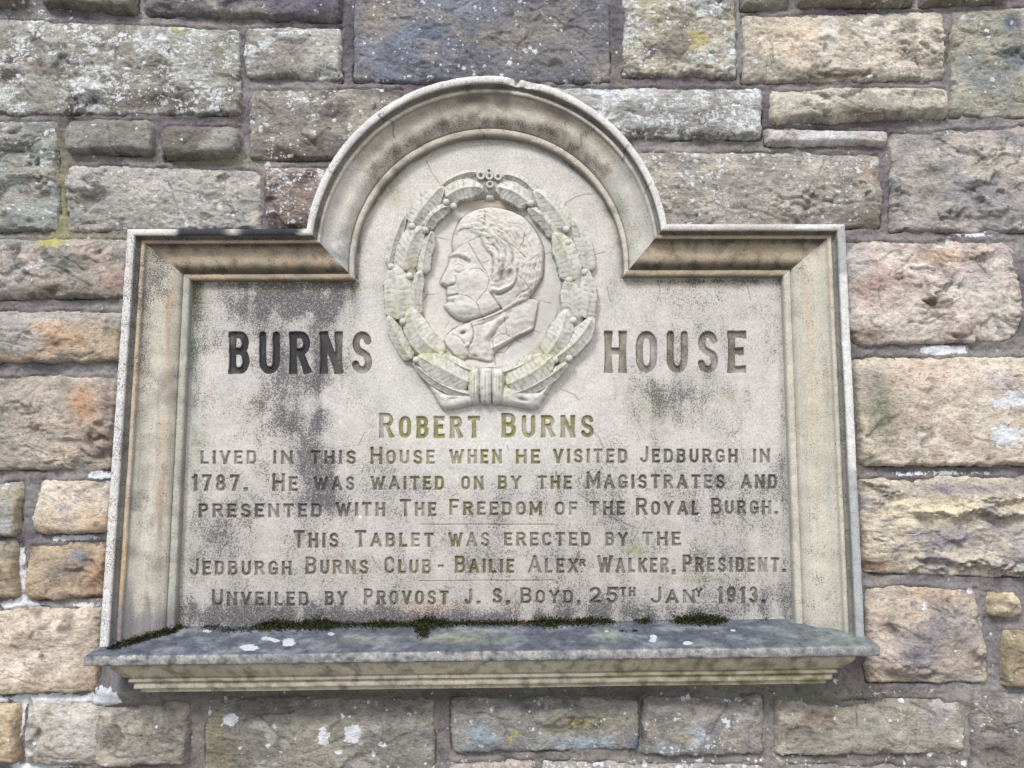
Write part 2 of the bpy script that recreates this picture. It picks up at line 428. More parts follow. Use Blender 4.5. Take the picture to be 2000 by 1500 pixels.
W = (205, 205, 200)
STONES = [
 dict(poly=R(-60, -60, 46, 9), c1=(132, 122, 104), c2=(110, 102, 95), H=.030),
 dict(poly=R(84, -60, 262, 20, 0, 0, 0, -12), c1=(130, 124, 106), c2=(118, 108, 92), H=.030, green=[(160, 10, 60, 20, .3)]),
 dict(poly=R(282, -60, 664, 27, 0, 0, 8, -4), c1=(118, 108, 110), c2=(98, 92, 108), c3=(140, 130, 115), H=.030, tint=[(600, 0, 90, 40, .7, (88, 84, 104))]),
 dict(poly=R(-70, 30, 466, 218, -2, 22, 0, 0), c1=(146, 141, 126), c2=(158, 156, 144), c3=(128, 118, 104), lich=.34, yel=.08, A=1.3, H=.030,
      green=[(350, 55, 40, 18, .6), (110, 60, 30, 80, .3)], tint=[(440, 100, 20, 60, .6, (128, 128, 104)), (330, 195, 130, 22, .5, (98, 88, 78))],
      label='large grey block thick with white lichen spots, left of the upper courses', patches=[(75, 75, 22, 10, .42), (340, 130, 50, 12, .42), (180, 90, 60, 20, .4)]),
 dict(poly=R(478, 48, 665, 148, 0, 0, 5, -4), c1=(158, 153, 138), c2=(142, 136, 122), lich=.33, H=.028, patches=[(620, 105, 30, 20, .42)]),
 dict(poly=R(690, -60, 1192, 156, 0, 0, 2, -3), c1=(104, 104, 114), c2=(130, 122, 114), c3=(96, 98, 112), lich=.07, H=.028, A=1.15, ledge=.6,
      tint=[(760, 90, 90, 60, .6, (112, 122, 142)), (900, 10, 60, 20, .5, (132, 142, 162)), (1080, 70, 120, 70, .5, (132, 126, 118)), (730, 40, 30, 40, .5, (148, 132, 112))],
      label='big blue grey block directly above the arch'),
 dict(poly=R(1219, -60, 1439, 147, 0, 0, 0, -4), c1=(158, 146, 122), c2=(132, 122, 106), c3=(172, 158, 126), lich=.38, H=.030, A=1.4,
      green=[(1365, 80, 40, 35, .62), (1300, 30, 40, 30, .3)], patches=[(1330, 125, 60, 12, .5), (1390, 60, 30, 20, .35)], label='block with orange yellow lichen above the right of the arch'),
 dict(poly=R(1454, 18, 1848, 153, 8, -2, -3, 2), c1=(190, 176, 150), c2=(166, 156, 134), c3=(202, 184, 158), lich=.12, H=.032, A=1.4,
      tint=[(1560, 70, 90, 40, .6, (206, 178, 146)), (1620, 60, 15, 50, .4, (210, 208, 204)), (1650, 145, 180, 10, .6, (104, 98, 76))], patches=[(1780, 110, 40, 20, .42)]),
 dict(poly=R(1452, -60, 1540, 13), c1=(140, 134, 112), c2=(120, 116, 98), H=.030),
 dict(poly=R(1560, -60, 1782, 7), c1=(138, 130, 108), H=.030),
 dict(poly=R(1804, -60, 1966, 6), c1=(128, 118, 98), H=.030),
 dict(poly=R(1862, 12, 2070, 222, 0, -4, 2, 2), c1=(150, 147, 126), c2=(136, 140, 130), c3=(160, 154, 128), H=.028, A=1.2, lich=.05,
      tint=[(1975, 50, 22, 22, .8, (92, 96, 108)), (1985, 110, 26, 22, .8, (112, 122, 130)), (1935, 160, 30, 24, .5, (118, 122, 122))]),
 dict(poly=R(-70, 231, 108, 447, -2, 2, 0, 0), c1=(140, 144, 134), c2=(128, 130, 120), c3=(152, 146, 128), lich=.13, yel=.1, H=.030, A=1.3,
      patches=[(20, 290, 50, 20, .42), (30, 350, 40, 12, .4)]),
 dict(poly=R(129, 229, 297, 299, 0, 2, 0, -4), c1=(136, 132, 116), c2=(118, 114, 100), H=.026, A=.6, lich=.03, ledge=.3),
 dict(poly=R(317, 241, 467, 307, -1, 3, -4, 2), c1=(138, 134, 118), c2=(110, 104, 90), H=.030, A=.6, lich=.03, ledge=.3, r=.022),
 dict(poly=[(484, 170), (782, 168), (775, 306), (487, 308)], c1=(134, 126, 112), c2=(118, 110, 100), c3=(146, 138, 120), lich=.12, H=.028, A=.9, ledge=.5,
      patches=[(590, 195, 60, 12, .5), (610, 230, 25, 20, .45), (560, 180, 40, 6, .4)], tint=[(600, 298, 140, 16, .6, (98, 84, 72)), (760, 175, 25, 14, .7, (72, 66, 70))]),
 dict(poly=R(127, 320, 508, 446, -2, 8, 0, 2), c1=(162, 158, 148), c2=(146, 144, 134), c3=(170, 162, 148), lich=.10, H=.030, A=1.6, ledge=1.6,
      patches=[(330, 370, 50, 14, .42), (400, 430, 90, 10, .4)], green=[(330, 330, 120, 10, .4)], label='knobbly grey block above the left cornice'),
 dict(poly=R(517, 324, 662, 447), c1=(138, 116, 102), c2=(152, 140, 128), c3=(108, 88, 78), lich=.22, H=.030, A=1.3, patches=[(570, 345, 50, 12, .5)]),
 dict(poly=[(1080, 166), (1490, 168), (1488, 266), (1080, 268)], c1=(156, 153, 146), c2=(142, 138, 130), lich=.5, H=.030, A=.9, ledge=.5,
      patches=[(1330, 205, 120, 30, .42)], tint=[(1350, 262, 150, 10, .6, (98, 86, 72)), (1440, 200, 30, 30, .4, (130, 122, 100))], label='block thick with white lichen, right of the arch top'),
 dict(poly=[(1508, 172), (1848, 166), (1850, 226), (1507, 236)], c1=(176, 168, 144), c2=(160, 154, 134), c3=(186, 176, 150), lich=.05, H=.034, A=1.5, ledge=1.8,
      tint=[(1700, 215, 60, 14, .7, (118, 108, 84))]),
 dict(poly=[(1497, 246), (1735, 252), (1733, 281), (1500, 279)], c1=(176, 166, 160), c2=(190, 186, 184), lich=.1, H=.022, A=.8, patches=[(1520, 262, 30, 14, .5), (1600, 247, 90, 5, .5)]),
 dict(poly=[(1225, 292), (1725, 297), (1724, 440), (1225, 452)], c1=(154, 146, 132), c2=(142, 134, 122), c3=(166, 154, 136), lich=.14, H=.028, A=1.1, ledge=1.3,
      patches=[(1310, 360, 60, 40, .42), (1475, 419, 6, 6, .8)], green=[(1480, 340, 40, 20, .25)], tint=[(1690, 430, 50, 22, .6, (112, 98, 84)), (1690, 340, 30, 30, .4, (180, 152, 120))]),
 dict(poly=[(1745, 258), (2070, 238), (2070, 450), (1746, 448)], c1=(158, 148, 138), c2=(172, 158, 142), c3=(144, 138, 134), lich=.02, H=.028, A=1.1, ledge=1.3,
      tint=[(1820, 335, 18, 10, .8, (104, 104, 92)), (1815, 375, 30, 14, .5, (112, 112, 98)), (1920, 390, 70, 40, .4, (140, 136, 138))]),
 dict(poly=[(1656, 470), (1990, 467), (2000, 662), (1658, 674)], c1=(186, 172, 158), c2=(176, 154, 142), c3=(196, 184, 168), lich=.02, H=.032, A=1.15, ledge=1.3, r=.045, rtop=.04,
      tint=[(1720, 560, 50, 40, .6, (182, 146, 130)), (1850, 500, 60, 14, .5, (190, 150, 110)), (1700, 655, 40, 14, .6, (122, 100, 82)), (1670, 500, 20, 40, .4, (168, 180, 180)), (1920, 540, 60, 50, .5, (190, 182, 172))],
      patches=[(1830, 620, 45, 30, .42), (1760, 560, 14, 40, .4)], label='rounded pinkish buff block beside the upper right of the frame'),
 dict(poly=[(1672, 700), (2075, 693), (2075, 908), (1682, 908)], c1=(190, 174, 150), c2=(180, 160, 138), c3=(196, 184, 162), lich=.0, H=.030, A=.6, ledge=.5,
      tint=[(1725, 800, 45, 60, .7, (134, 132, 108)), (1800, 730, 90, 30, .4, (192, 160, 132)), (1960, 745, 40, 20, .4, (170, 172, 180)), (1700, 740, 30, 30, .5, (142, 138, 124))],
      patches=[(1965, 850, 40, 26, .95), (1985, 780, 40, 26, .8), (1945, 790, 20, 10, .6)], label='buff block with bare white patches at the right edge'),
 dict(poly=[(1682, 936), (2075, 929), (2075, 1128), (1690, 1120)], c1=(182, 168, 146), c2=(148, 142, 140), c3=(194, 180, 152), lich=.0, H=.034, A=1.5, strata=2.6, ledge=1.7,
      tint=[(1840, 1010, 140, 26, .6, (216, 198, 156)), (1870, 1050, 60, 30, .6, (138, 132, 136)), (1900, 955, 120, 14, .5, (150, 142, 140)), (1700, 1105, 60, 14, .5, (136, 104, 82))],
      label='strongly layered cream and grey block by the lower right of the frame'),
 dict(poly=[(1693, 1148), (1913, 1152), (1936, 1335), (1697, 1334)], c1=(172, 156, 140), c2=(152, 140, 132), c3=(184, 164, 140), lich=.02, H=.030, A=1.0,
      tint=[(1795, 1270, 34, 34, .9, (98, 96, 116)), (1830, 1225, 20, 30, .6, (118, 112, 118)), (1880, 1240, 50, 50, .5, (140, 130, 124)), (1800, 1160, 50, 20, .4, (190, 156, 126))],
      patches=[(1804, 1185, 14, 22, .6), (1822, 1310, 14, 30, .45)]),
 dict(poly=[(1935, 1160), (1992, 1160), (1996, 1206), (1936, 1200)], c1=(196, 176, 136), c2=(176, 154, 116), H=.026, A=.6, r=.012, label='small yellowish pinning stone near the right edge'),
 dict(poly=R(1964, 1230, 2070, 1343), c1=(158, 144, 114), c2=(150, 132, 100), H=.028, A=.7),
 dict(poly=[(1517, 1368), (1886, 1372), (1884, 1474), (1517, 1478)], c1=(156, 146, 130), c2=(140, 132, 116), c3=(160, 152, 138), lich=.04, H=.024, A=.8,
      tint=[(1600, 1400, 60, 30, .5, (122, 100, 78)), (1700, 1420, 60, 50, .4, (132, 132, 116)), (1820, 1400, 40, 30, .4, (140, 138, 144))], patches=[(1690, 1365, 50, 16, .35)]),
 dict(poly=R(1902, 1354, 2070, 1570), c1=(128, 122, 114), c2=(116, 108, 102), c3=(142, 134, 126), lich=.05, H=.026, A=.8, tint=[(1960, 1470, 60, 40, .4, (94, 90, 84))]),
 dict(poly=R(1258, 1362, 1493, 1476), c1=(138, 132, 124), c2=(126, 122, 116), c3=(146, 138, 124), lich=.08, H=.022, A=.9,
      tint=[(1365, 1440, 22, 22, .7, (146, 158, 172)), (1310, 1460, 50, 14, .5, (142, 150, 156)), (1335, 1445, 20, 12, .5, (158, 142, 106))]),
 dict(poly=[(880, 1368), (1247, 1368), (1248, 1466), (884, 1472)], c1=(134, 130, 122), c2=(140, 136, 124), c3=(124, 122, 118), lich=.04, H=.022, A=1.1, ledge=1.5,
      tint=[(930, 1435, 36, 22, .8, (122, 138, 150)), (1130, 1455, 60, 16, .8, (140, 152, 162)), (1150, 1410, 90, 20, .5, (126, 120, 84)), (1240, 1455, 10, 14, .8, (80, 92, 110))],
      green=[(912, 1443, 5, 6, .9), (1006, 1432, 7, 8, .9), (995, 1444, 9, 6, .8), (1120, 1415, 8, 8, .8), (1150, 1410, 6, 6, .7), (1000, 1473, 9, 4, .7)]),
 dict(poly=R(398, 1368, 848, 1570, 0, 0, 0, 0), c1=(134, 130, 116), c2=(116, 112, 104), c3=(146, 142, 128), lich=.03, H=.022, A=.8,
      tint=[(430, 1460, 36, 60, .7, (122, 110, 68)), (600, 1385, 160, 16, .5, (90, 86, 82)), (800, 1450, 40, 40, .4, (132, 138, 130))],
      patches=[(449, 1405, 18, 14, 1.0), (632, 1440, 13, 24, .95), (688, 1435, 24, 26, .9), (660, 1470, 10, 8, .8), (748, 1455, 15, 10, .7), (730, 1472, 8, 8, .8)],
      label='dark block with bold white lichen patches below the sill'),
 dict(poly=[(50, 1372), (200, 1376), (196, 1497), (50, 1493)], c1=(170, 160, 146), c2=(158, 148, 132), c3=(180, 172, 162), lich=.02, H=.026, A=1.0, patches=[(130, 1440, 12, 40, .45), (150, 1390, 20, 10, .4)]),
 dict(poly=[(188, 1374), (366, 1378), (362, 1496), (182, 1496)], c1=(150, 142, 126), c2=(126, 122, 110), c3=(166, 154, 132), lich=.02, H=.030, A=.8, tint=[(330, 1430, 50, 50, .6, (112, 108, 98))]),
 dict(poly=R(-70, 1376, 31, 1488, 0, 4, 0, 0), c1=(188, 166, 130), c2=(172, 148, 114), H=.028, A=.7),
 dict(poly=[(-70, 1192), (194, 1188), (190, 1352), (-70, 1358)], c1=(190, 172, 148), c2=(180, 160, 134), c3=(198, 182, 158), lich=.0, H=.030, A=.7, ledge=.6, tint=[(180, 1330, 30, 30, .4, (166, 132, 100))]),
 dict(poly=[(52, 1064), (204, 1060), (200, 1166), (47, 1173)], c1=(172, 146, 114), c2=(182, 158, 122), c3=(156, 136, 110), lich=.0, H=.028, A=1.2,
      tint=[(105, 1110, 30, 22, .7, (122, 114, 102)), (150, 1085, 20, 14, .8, (118, 120, 128)), (85, 1085, 30, 14, .5, (120, 108, 84)), (190, 1130, 20, 40, .5, (164, 118, 80))]),
 dict(poly=[(72, 938), (217, 936), (214, 1040), (67, 1042)], c1=(196, 178, 156), c2=(188, 166, 140), c3=(178, 172, 168), lich=.0, H=.028, A=.7, tint=[(195, 1020, 30, 20, .5, (192, 148, 104)), (100, 1035, 40, 10, .4, (196, 164, 124))]),
 dict(poly=[(-70, 942), (37, 942), (30, 1046), (-70, 1050)], c1=(150, 142, 126), c2=(160, 146, 116), H=.026, A=.8, tint=[(10, 1000, 14, 40, .6, (148, 158, 168))]),
 dict(poly=[(-70, 1053), (28, 1054), (32, 1166), (-70, 1170)], c1=(160, 142, 112), c2=(148, 130, 104), H=.028, A=.8, tint=[(10, 1060, 20, 10, .5, (110, 116, 128))]),
 dict(poly=[(-70, 735), (224, 733), (217, 916), (-70, 917)], c1=(168, 154, 138), c2=(180, 162, 140), c3=(154, 144, 130), lich=.0, H=.032, A=1.3, ledge=1.4,
      tint=[(165, 800, 28, 45, .8, (186, 142, 104)), (210, 770, 14, 40, .8, (112, 90, 88)), (200, 850, 20, 40, .5, (140, 116, 92)), (20, 760, 20, 30, .4, (138, 130, 124))],
      label='buff block with a rusty orange blotch at the left'),
 dict(poly=[(-70, 606), (238, 606), (234, 703), (-70, 708)], c1=(168, 148, 122), c2=(152, 146, 138), c3=(184, 154, 120), lich=.0, H=.032, A=1.0,
      tint=[(120, 615, 120, 16, .6, (156, 154, 152)), (110, 660, 50, 30, .5, (190, 150, 112)), (50, 670, 40, 20, .4, (144, 148, 140))]),
 dict(poly=[(-70, 462), (250, 464), (244, 578), (-70, 582)], c1=(154, 148, 138), c2=(146, 142, 130), c3=(166, 150, 136), lich=.03, H=.032, A=1.3,
      green=[(90, 475, 40, 18, .6), (150, 465, 60, 14, .4)], patches=[(60, 525, 28, 24, .5), (60, 462, 120, 6, .5)], tint=[(220, 540, 60, 30, .5, (170, 142, 124)), (110, 570, 140, 14, .5, (104, 84, 68))]),
 dict(poly=R(60, 1512, 384, 1600), c1=(150, 136, 122), c2=(130, 120, 112), H=.026, A=.7),
 dict(poly=R(-70, 1508, 44, 1600), c1=(150, 136, 122), c2=(130, 120, 112), H=.026, A=.7),
 dict(poly=R(872, 1492, 1040, 1600), c1=(164, 148, 136), c2=(150, 136, 126), H=.022, A=.7, lich=.03),
 dict(poly=R(1060, 1494, 1500, 1600), c1=(150, 142, 136), c2=(138, 130, 126), H=.022, A=.7, lich=.25, patches=[(1280, 1500, 150, 10, .4)]),
 dict(poly=R(1524, 1500, 1886, 1600), c1=(136, 130, 124), c2=(124, 118, 114), H=.022, A=.7, lich=.15),
]
for i, s in enumerate(STONES):
    make_stone(seed=i * 5 + 2, **s)

# mortar: fine lattice in view, coarse beyond
def axis(a, b, A0, B0, fine, coarse):
    return np.concatenate([np.arange(A0, a, coarse), np.arange(a, b, fine), np.arange(b, B0, coarse)])
xs = axis(-1.16, 1.16, -4.0, 4.0, 0.0027, 0.10)
zs = axis(1.28, 3.10, -0.13, 4.6, 0.0027, 0.10)
GX, GZ = np.meshgrid(xs, zs)
mh = 0.006 + 0.003 * fbm(GX * 9, GZ * 12, 3, 3) + 0.0022 * fbm(GX * 45, GZ * 60, 3, 5) + 0.0008 * fbm(GX * 160, GZ * 160, 2, 6)
U, Vv = UV(GX, mh, GZ)
# the joint: mortar shrinks back from the blocks in places, and is buttered up against them in others
deep = np.full(GX.shape, -1.0)
gate = sstep(-.05, .30, fbm(GX * 9, GZ * 9, 3, 14))
gapf = np.zeros(GX.shape)
for st in STONES:
    q = [tuple(float(t) for t in P(a, b, .02)) for a, b in st['poly']]
    qa = np.array(q); lo = qa.min(0) - .02; hi = qa.max(0) + .02
    i0, i1 = np.searchsorted(xs, [lo[0], hi[0]]); j0, j1 = np.searchsorted(zs, [lo[1], hi[1]])
    if i1 - i0 < 2 or j1 - j0 < 2: continue
    e_ = poly_in(GX[j0:j1, i0:i1], GZ[j0:j1, i0:i1], q)
    below = sstep(qa[:, 1].mean() + .0, qa[:, 1].min(), GZ[j0:j1, i0:i1])
    deep[j0:j1, i0:i1] = np.maximum(deep[j0:j1, i0:i1], e_)
    gapf[j0:j1, i0:i1] = np.maximum(gapf[j0:j1, i0:i1], np.exp(-((e_ + .0008) / .0026) ** 2) * np.clip(gate[j0:j1, i0:i1] * (.45 + .8 * below), 0, 1))
    mh[j0:j1, i0:i1] += .0035 * np.exp(-((e_ + .003) / .006) ** 2) * (1 - gate[j0:j1, i0:i1]) * (1 - .7 * below)
mh = mh - .011 * gapf
# mortar smeared proud at the ends of the bed mould
mh = mh + blob(U, Vv, 245, 1345, 60, 28, 0.030) + blob(U, Vv, 1640, 1350, 60, 25, 0.02)
mA = np.broadcast_to(lin((146, 141, 137)), GX.shape + (3,)).copy()
nz = fbm(GX * 5, GZ * 5, 4, 9)
mA = mixc(mA, (118, 106, 112), 0.5 + nz)
mA = mixc(mA, (150, 138, 130), fbm(GX * 7, GZ * 7, 3, 21) - 0.05)
mA = mixc(mA, (150, 146, 100), blob(U, Vv, 118, 400, 22, 130, .9) + blob(U, Vv, 150, 440, 110, 30, .9) + blob(U, Vv, 440, 312, 90, 14, .8)
          + blob(U, Vv, 1560, 285, 130, 10, .5) + blob(U, Vv, 1215, 130, 16, 60, .5))
mA = mixc(mA, (136, 130, 118), .6 * sstep(1330, 1370, Vv))
mA = mixc(mA, (95, 92, 78), blob(U, Vv, 900, 1362, 500, 16, .8) + blob(U, Vv, 1250, 1420, 16, 60, .6))
mA = mixc(mA, (118, 122, 92), blob(U, Vv, 1600, 1355, 90, 26, .8))
mA = mixc(mA, (92, 88, 100), blob(U, Vv, 685, 70, 20, 130, .7) + blob(U, Vv, 1205, 60, 16, 110, .7) + blob(U, Vv, 860, 1440, 22, 90, .4))
patch = (blob(U, Vv, 195, 928, 34, 10, 1) + blob(U, Vv, 45, 1110, 12, 70, .8) + blob(U, Vv, 150, 1050, 60, 8, .9) + blob(U, Vv, 40, 1180, 50, 12, .9)
         + blob(U, Vv, 170, 1182, 30, 10, .8) + blob(U, Vv, 110, 1364, 130, 12, 1) + blob(U, Vv, 215, 1350, 30, 22, .9) + blob(U, Vv, 42, 1400, 9, 50, .9)
         + blob(U, Vv, 1840, 684, 55, 11, 1.1) + blob(U, Vv, 1900, 458, 70, 10, .7) + blob(U, Vv, 1820, 925, 140, 9, .7) + blob(U, Vv, 80, 1497, 70, 8, .8)
         + blob(U, Vv, 1700, 1352, 120, 14, .45) + blob(U, Vv, 1000, 1490, 1100, 12, .42) + blob(U, Vv, 1745, 400, 8, 60, .5)
         + blob(U, Vv, 1560, 242, 60, 8, .6) + blob(U, Vv, 40, 40, 100, 14, .45) + blob(U, Vv, 1800, 235, 60, 10, .5))
yel = blob(U, Vv, 115, 420, 60, 60, .45) + blob(U, Vv, 430, 315, 90, 15, .4) + blob(U, Vv, 1212, 140, 20, 40, .5) + blob(U, Vv, 475, 240, 10, 20, .4)
dk = 0.28 + 0.25 * sstep(-.1, .5, nz)
mA = .94 * mA * (1 - .6 * gapf)[..., None]
MF = grid_faces(*GX.shape)
MF = MF[deep.reshape(-1)[MF].max(1) < .014]
mM = np.stack([dk, np.full(GX.shape, 0.008) + blob(U, Vv, 1700, 1480, 400, 30, .12) + blob(U, Vv, 60, 20, 200, 20, .15), yel, patch], -1)
mort = build('mortar', np.stack([GX, -mh, GZ], -1).reshape(-1, 3), MF, MAT_MORTAR, wall,
             mA.reshape(-1, 3), mM.reshape(-1, 4))


# courses that carry on beyond the frame
rng = np.random.RandomState(5)
PAL = [(160, 150, 134), (144, 138, 124), (178, 162, 140), (130, 124, 114), (168, 146, 122), (122, 118, 122)]
def course(u0, u1, v0, v1):
    u = u0
    while u < u1 - 60:
        w = rng.randint(170, 430)
        e = min(u + w, u1)
        if u1 - e < 90: e = u1
        c = PAL[rng.randint(6)]; c2 = PAL[rng.randint(6)]
        make_stone(R(u + 10, v0 + 10, e - 10, v1 - 10), c1=c, c2=c2, H=.028, A=.9, lich=.06 * rng.rand(), seed=400 + rng.randint(900), step=.011, r=.02)
        u = e
v = -1050
while v < 2500:
    hgt = rng.randint(120, 200); v1 = v + hgt
    if v1 < -70 or v > 1608:
        course(-1400, 3400, v, v1)
    else:
        course(-1400, -80, v, v1); course(2080, 3400, v, v1)
    if v < -70 <= v1: pass
    v = v1
    if -230 < v < -70: 
        course(-1400, 3400, v, -66); 
        course(-1400, -80, -66, 60); course(2080, 3400, -66, 60); v = 60

# ------------------------------------------------------------------ the carved tablet
plaque = empty('memorial_plaque')
tag(plaque, 'large cream sandstone memorial tablet with arched top, carved portrait medallion and incised lettering', 'memorial plaque')
DP, DI, DO = 0.018, 0.033, 0.085      # how far panel, inner fillet and outer fillet stand out of the mortar face

# --- letters: stroke alphabet. c = curve of capsules, b = straight square-ended strokes, in a 0..1 box of stroke centres
def arc(cx, cy, rx, ry, a0, a1, n=8):
    return [(cx + rx * math.cos(math.radians(a0 + (a1 - a0) * i / n)), cy + ry * math.sin(math.radians(a0 + (a1 - a0) * i / n))) for i in range(n + 1)]
ST = ('b', [(0, 0), (0, 1)])
GL = {
 'A': (.62, [('b', [(0, 0), (.5, 1)]), ('b', [(1, 0), (.5, 1)]), ('b', [(.22, .3), (.78, .3)])]),
 'B': (.52, [ST, ('c', [(0, 1), (.55, 1)] + arc(.55, .77, .40, .23, 90, -90) + [(0, .54)]), ('c', [(.5, .54)] + arc(.55, .27, .45, .27, 90, -90) + [(0, 0)])]),
 'C': (.50, [('c', [(1, .76)] + arc(.5, .74, .5, .26, 20, 180) + arc(.5, .26, .5, .26, 180, 340))]),
 'D': (.53, [ST, ('c', [(0, 1), (.5, 1)] + arc(.55, .72, .45, .28, 90, 0) + arc(.55, .28, .45, .28, 0, -90) + [(0, 0)])]),
 'E': (.46, [ST, ('b', [(0, 1), (1, 1)]), ('b', [(0, .52), (.8, .52)]), ('b', [(0, 0), (1, 0)])]),
 'F': (.45, [ST, ('b', [(0, 1), (1, 1)]), ('b', [(0, .52), (.8, .52)])]),
 'G': (.53, [('c', [(1, .78)] + arc(.5, .74, .5, .26, 20, 180) + arc(.5, .26, .5, .26, 180, 350)), ('b', [(1, .1), (1, .42), (.62, .42)])]),
 'H': (.54, [ST, ('b', [(1, 0), (1, 1)]), ('b', [(0, .52), (1, .52)])]),
 'I': (.17, [('b', [(.5, 0), (.5, 1)])]),
 'J': (.42, [('c', [(1, 1), (1, .3)] + arc(.5, .26, .5, .26, 0, -165))]),
 'K': (.56, [ST, ('b', [(1, 1), (.05, .42)]), ('b', [(.3, .58), (1, 0)])]),
 'L': (.44, [ST, ('b', [(0, 0), (1, 0)])]),
 'M': (.66, [ST, ('b', [(1, 0), (1, 1)]), ('b', [(0, 1), (.5, .25)]), ('b', [(1, 1), (.5, .25)])]),
 'N': (.56, [ST, ('b', [(1, 0), (1, 1)]), ('b', [(0, 1), (1, 0)])]),
 'O': (.53, [('c', arc(.5, .70, .5, .30, 0, 180) + arc(.5, .30, .5, .30, 180, 360) + [(1, .70)])]),
 'P': (.50, [ST, ('c', [(0, 1), (.5, 1)] + arc(.55, .75, .45, .25, 90, -90) + [(0, .50)])]),
 'R': (.54, [ST, ('c', [(0, 1), (.5, 1)] + arc(.55, .76, .42, .24, 90, -90) + [(0, .52)]), ('b', [(.5, .52), (1, 0)])]),
 'S': (.52, [('c', arc(.5, .76, .46, .24, 15, 180) + arc(.5, .78, .46, .26, 180, 250)[1:] + [(.70, .46)] + arc(.5, .24, .5, .24, 45, -165))]),
 'T': (.54, [('b', [(.5, 0), (.5, 1)]), ('b', [(0, 1), (1, 1)])]),
 'U': (.53, [('c', [(0, 1), (0, .3)] + arc(.5, .28, .5, .28, 180, 360) + [(1, 1)])]),
 'V': (.58, [('b', [(0, 1), (.5, 0)]), ('b', [(1, 1), (.5, 0)])]),
 'W': (.86, [('b', [(0, 1), (.26, 0)]), ('b', [(.26, 0), (.5, .85)]), ('b', [(.5, .85), (.74, 0)]), ('b', [(.74, 0), (1, 1)])]),
 'X': (.56, [('b', [(0, 1), (1, 0)]), ('b', [(0, 0), (1, 1)])]),
 'Y': (.58, [('b', [(0, 1), (.5, .45)]), ('b', [(1, 1), (.5, .45)]), ('b', [(.5, .45), (.5, 0)])]),
 '1': (.30, [('b', [(.8, 0), (.8, 1)]), ('b', [(.8, .98), (0, .86)])]),
 '2': (.52, [('c', arc(.5, .72, .48, .28, 160, -20) + [(.85, .5), (0, 0)]), ('b', [(0, 0), (1, 0)])]),
 '3': (.50, [('c', arc(.45, .76, .45, .24, 150, -90) + arc(.45, .26, .52, .26, 90, -155))]),
 '5': (.52, [('b', [(.12, 1), (.95, 1)]), ('b', [(.12, 1), (.06, .55)]), ('c', [(.06, .55)] + arc(.45, .31, .5, .31, 120, -160))]),
 '7': (.50, [('b', [(0, 1), (1, 1)]), ('b', [(1, 1), (.35, 0)])]),
 '8': (.54, [('c', arc(.5, .76, .40, .24, 0, 360, 14)), ('c', arc(.5, .26, .5, .26, 0, 360, 14))]),
 '9': (.54, [('c', arc(.5, .68, .48, .32, 0, 360, 14)), ('c', [(.98, .68), (.85, .25)] + arc(.5, .25, .45, .25, -20, -150, 5))]),
 '.': (.17, [('b', [(.5, 0), (.5, .02)])]),
 ',': (.17, [('b', [(.5, 0), (.5, .02)]), ('b', [(.5, 0), (.2, -.18)])]),
 '-': (.45, [('b', [(0, .5), (1, .5)])]),
}
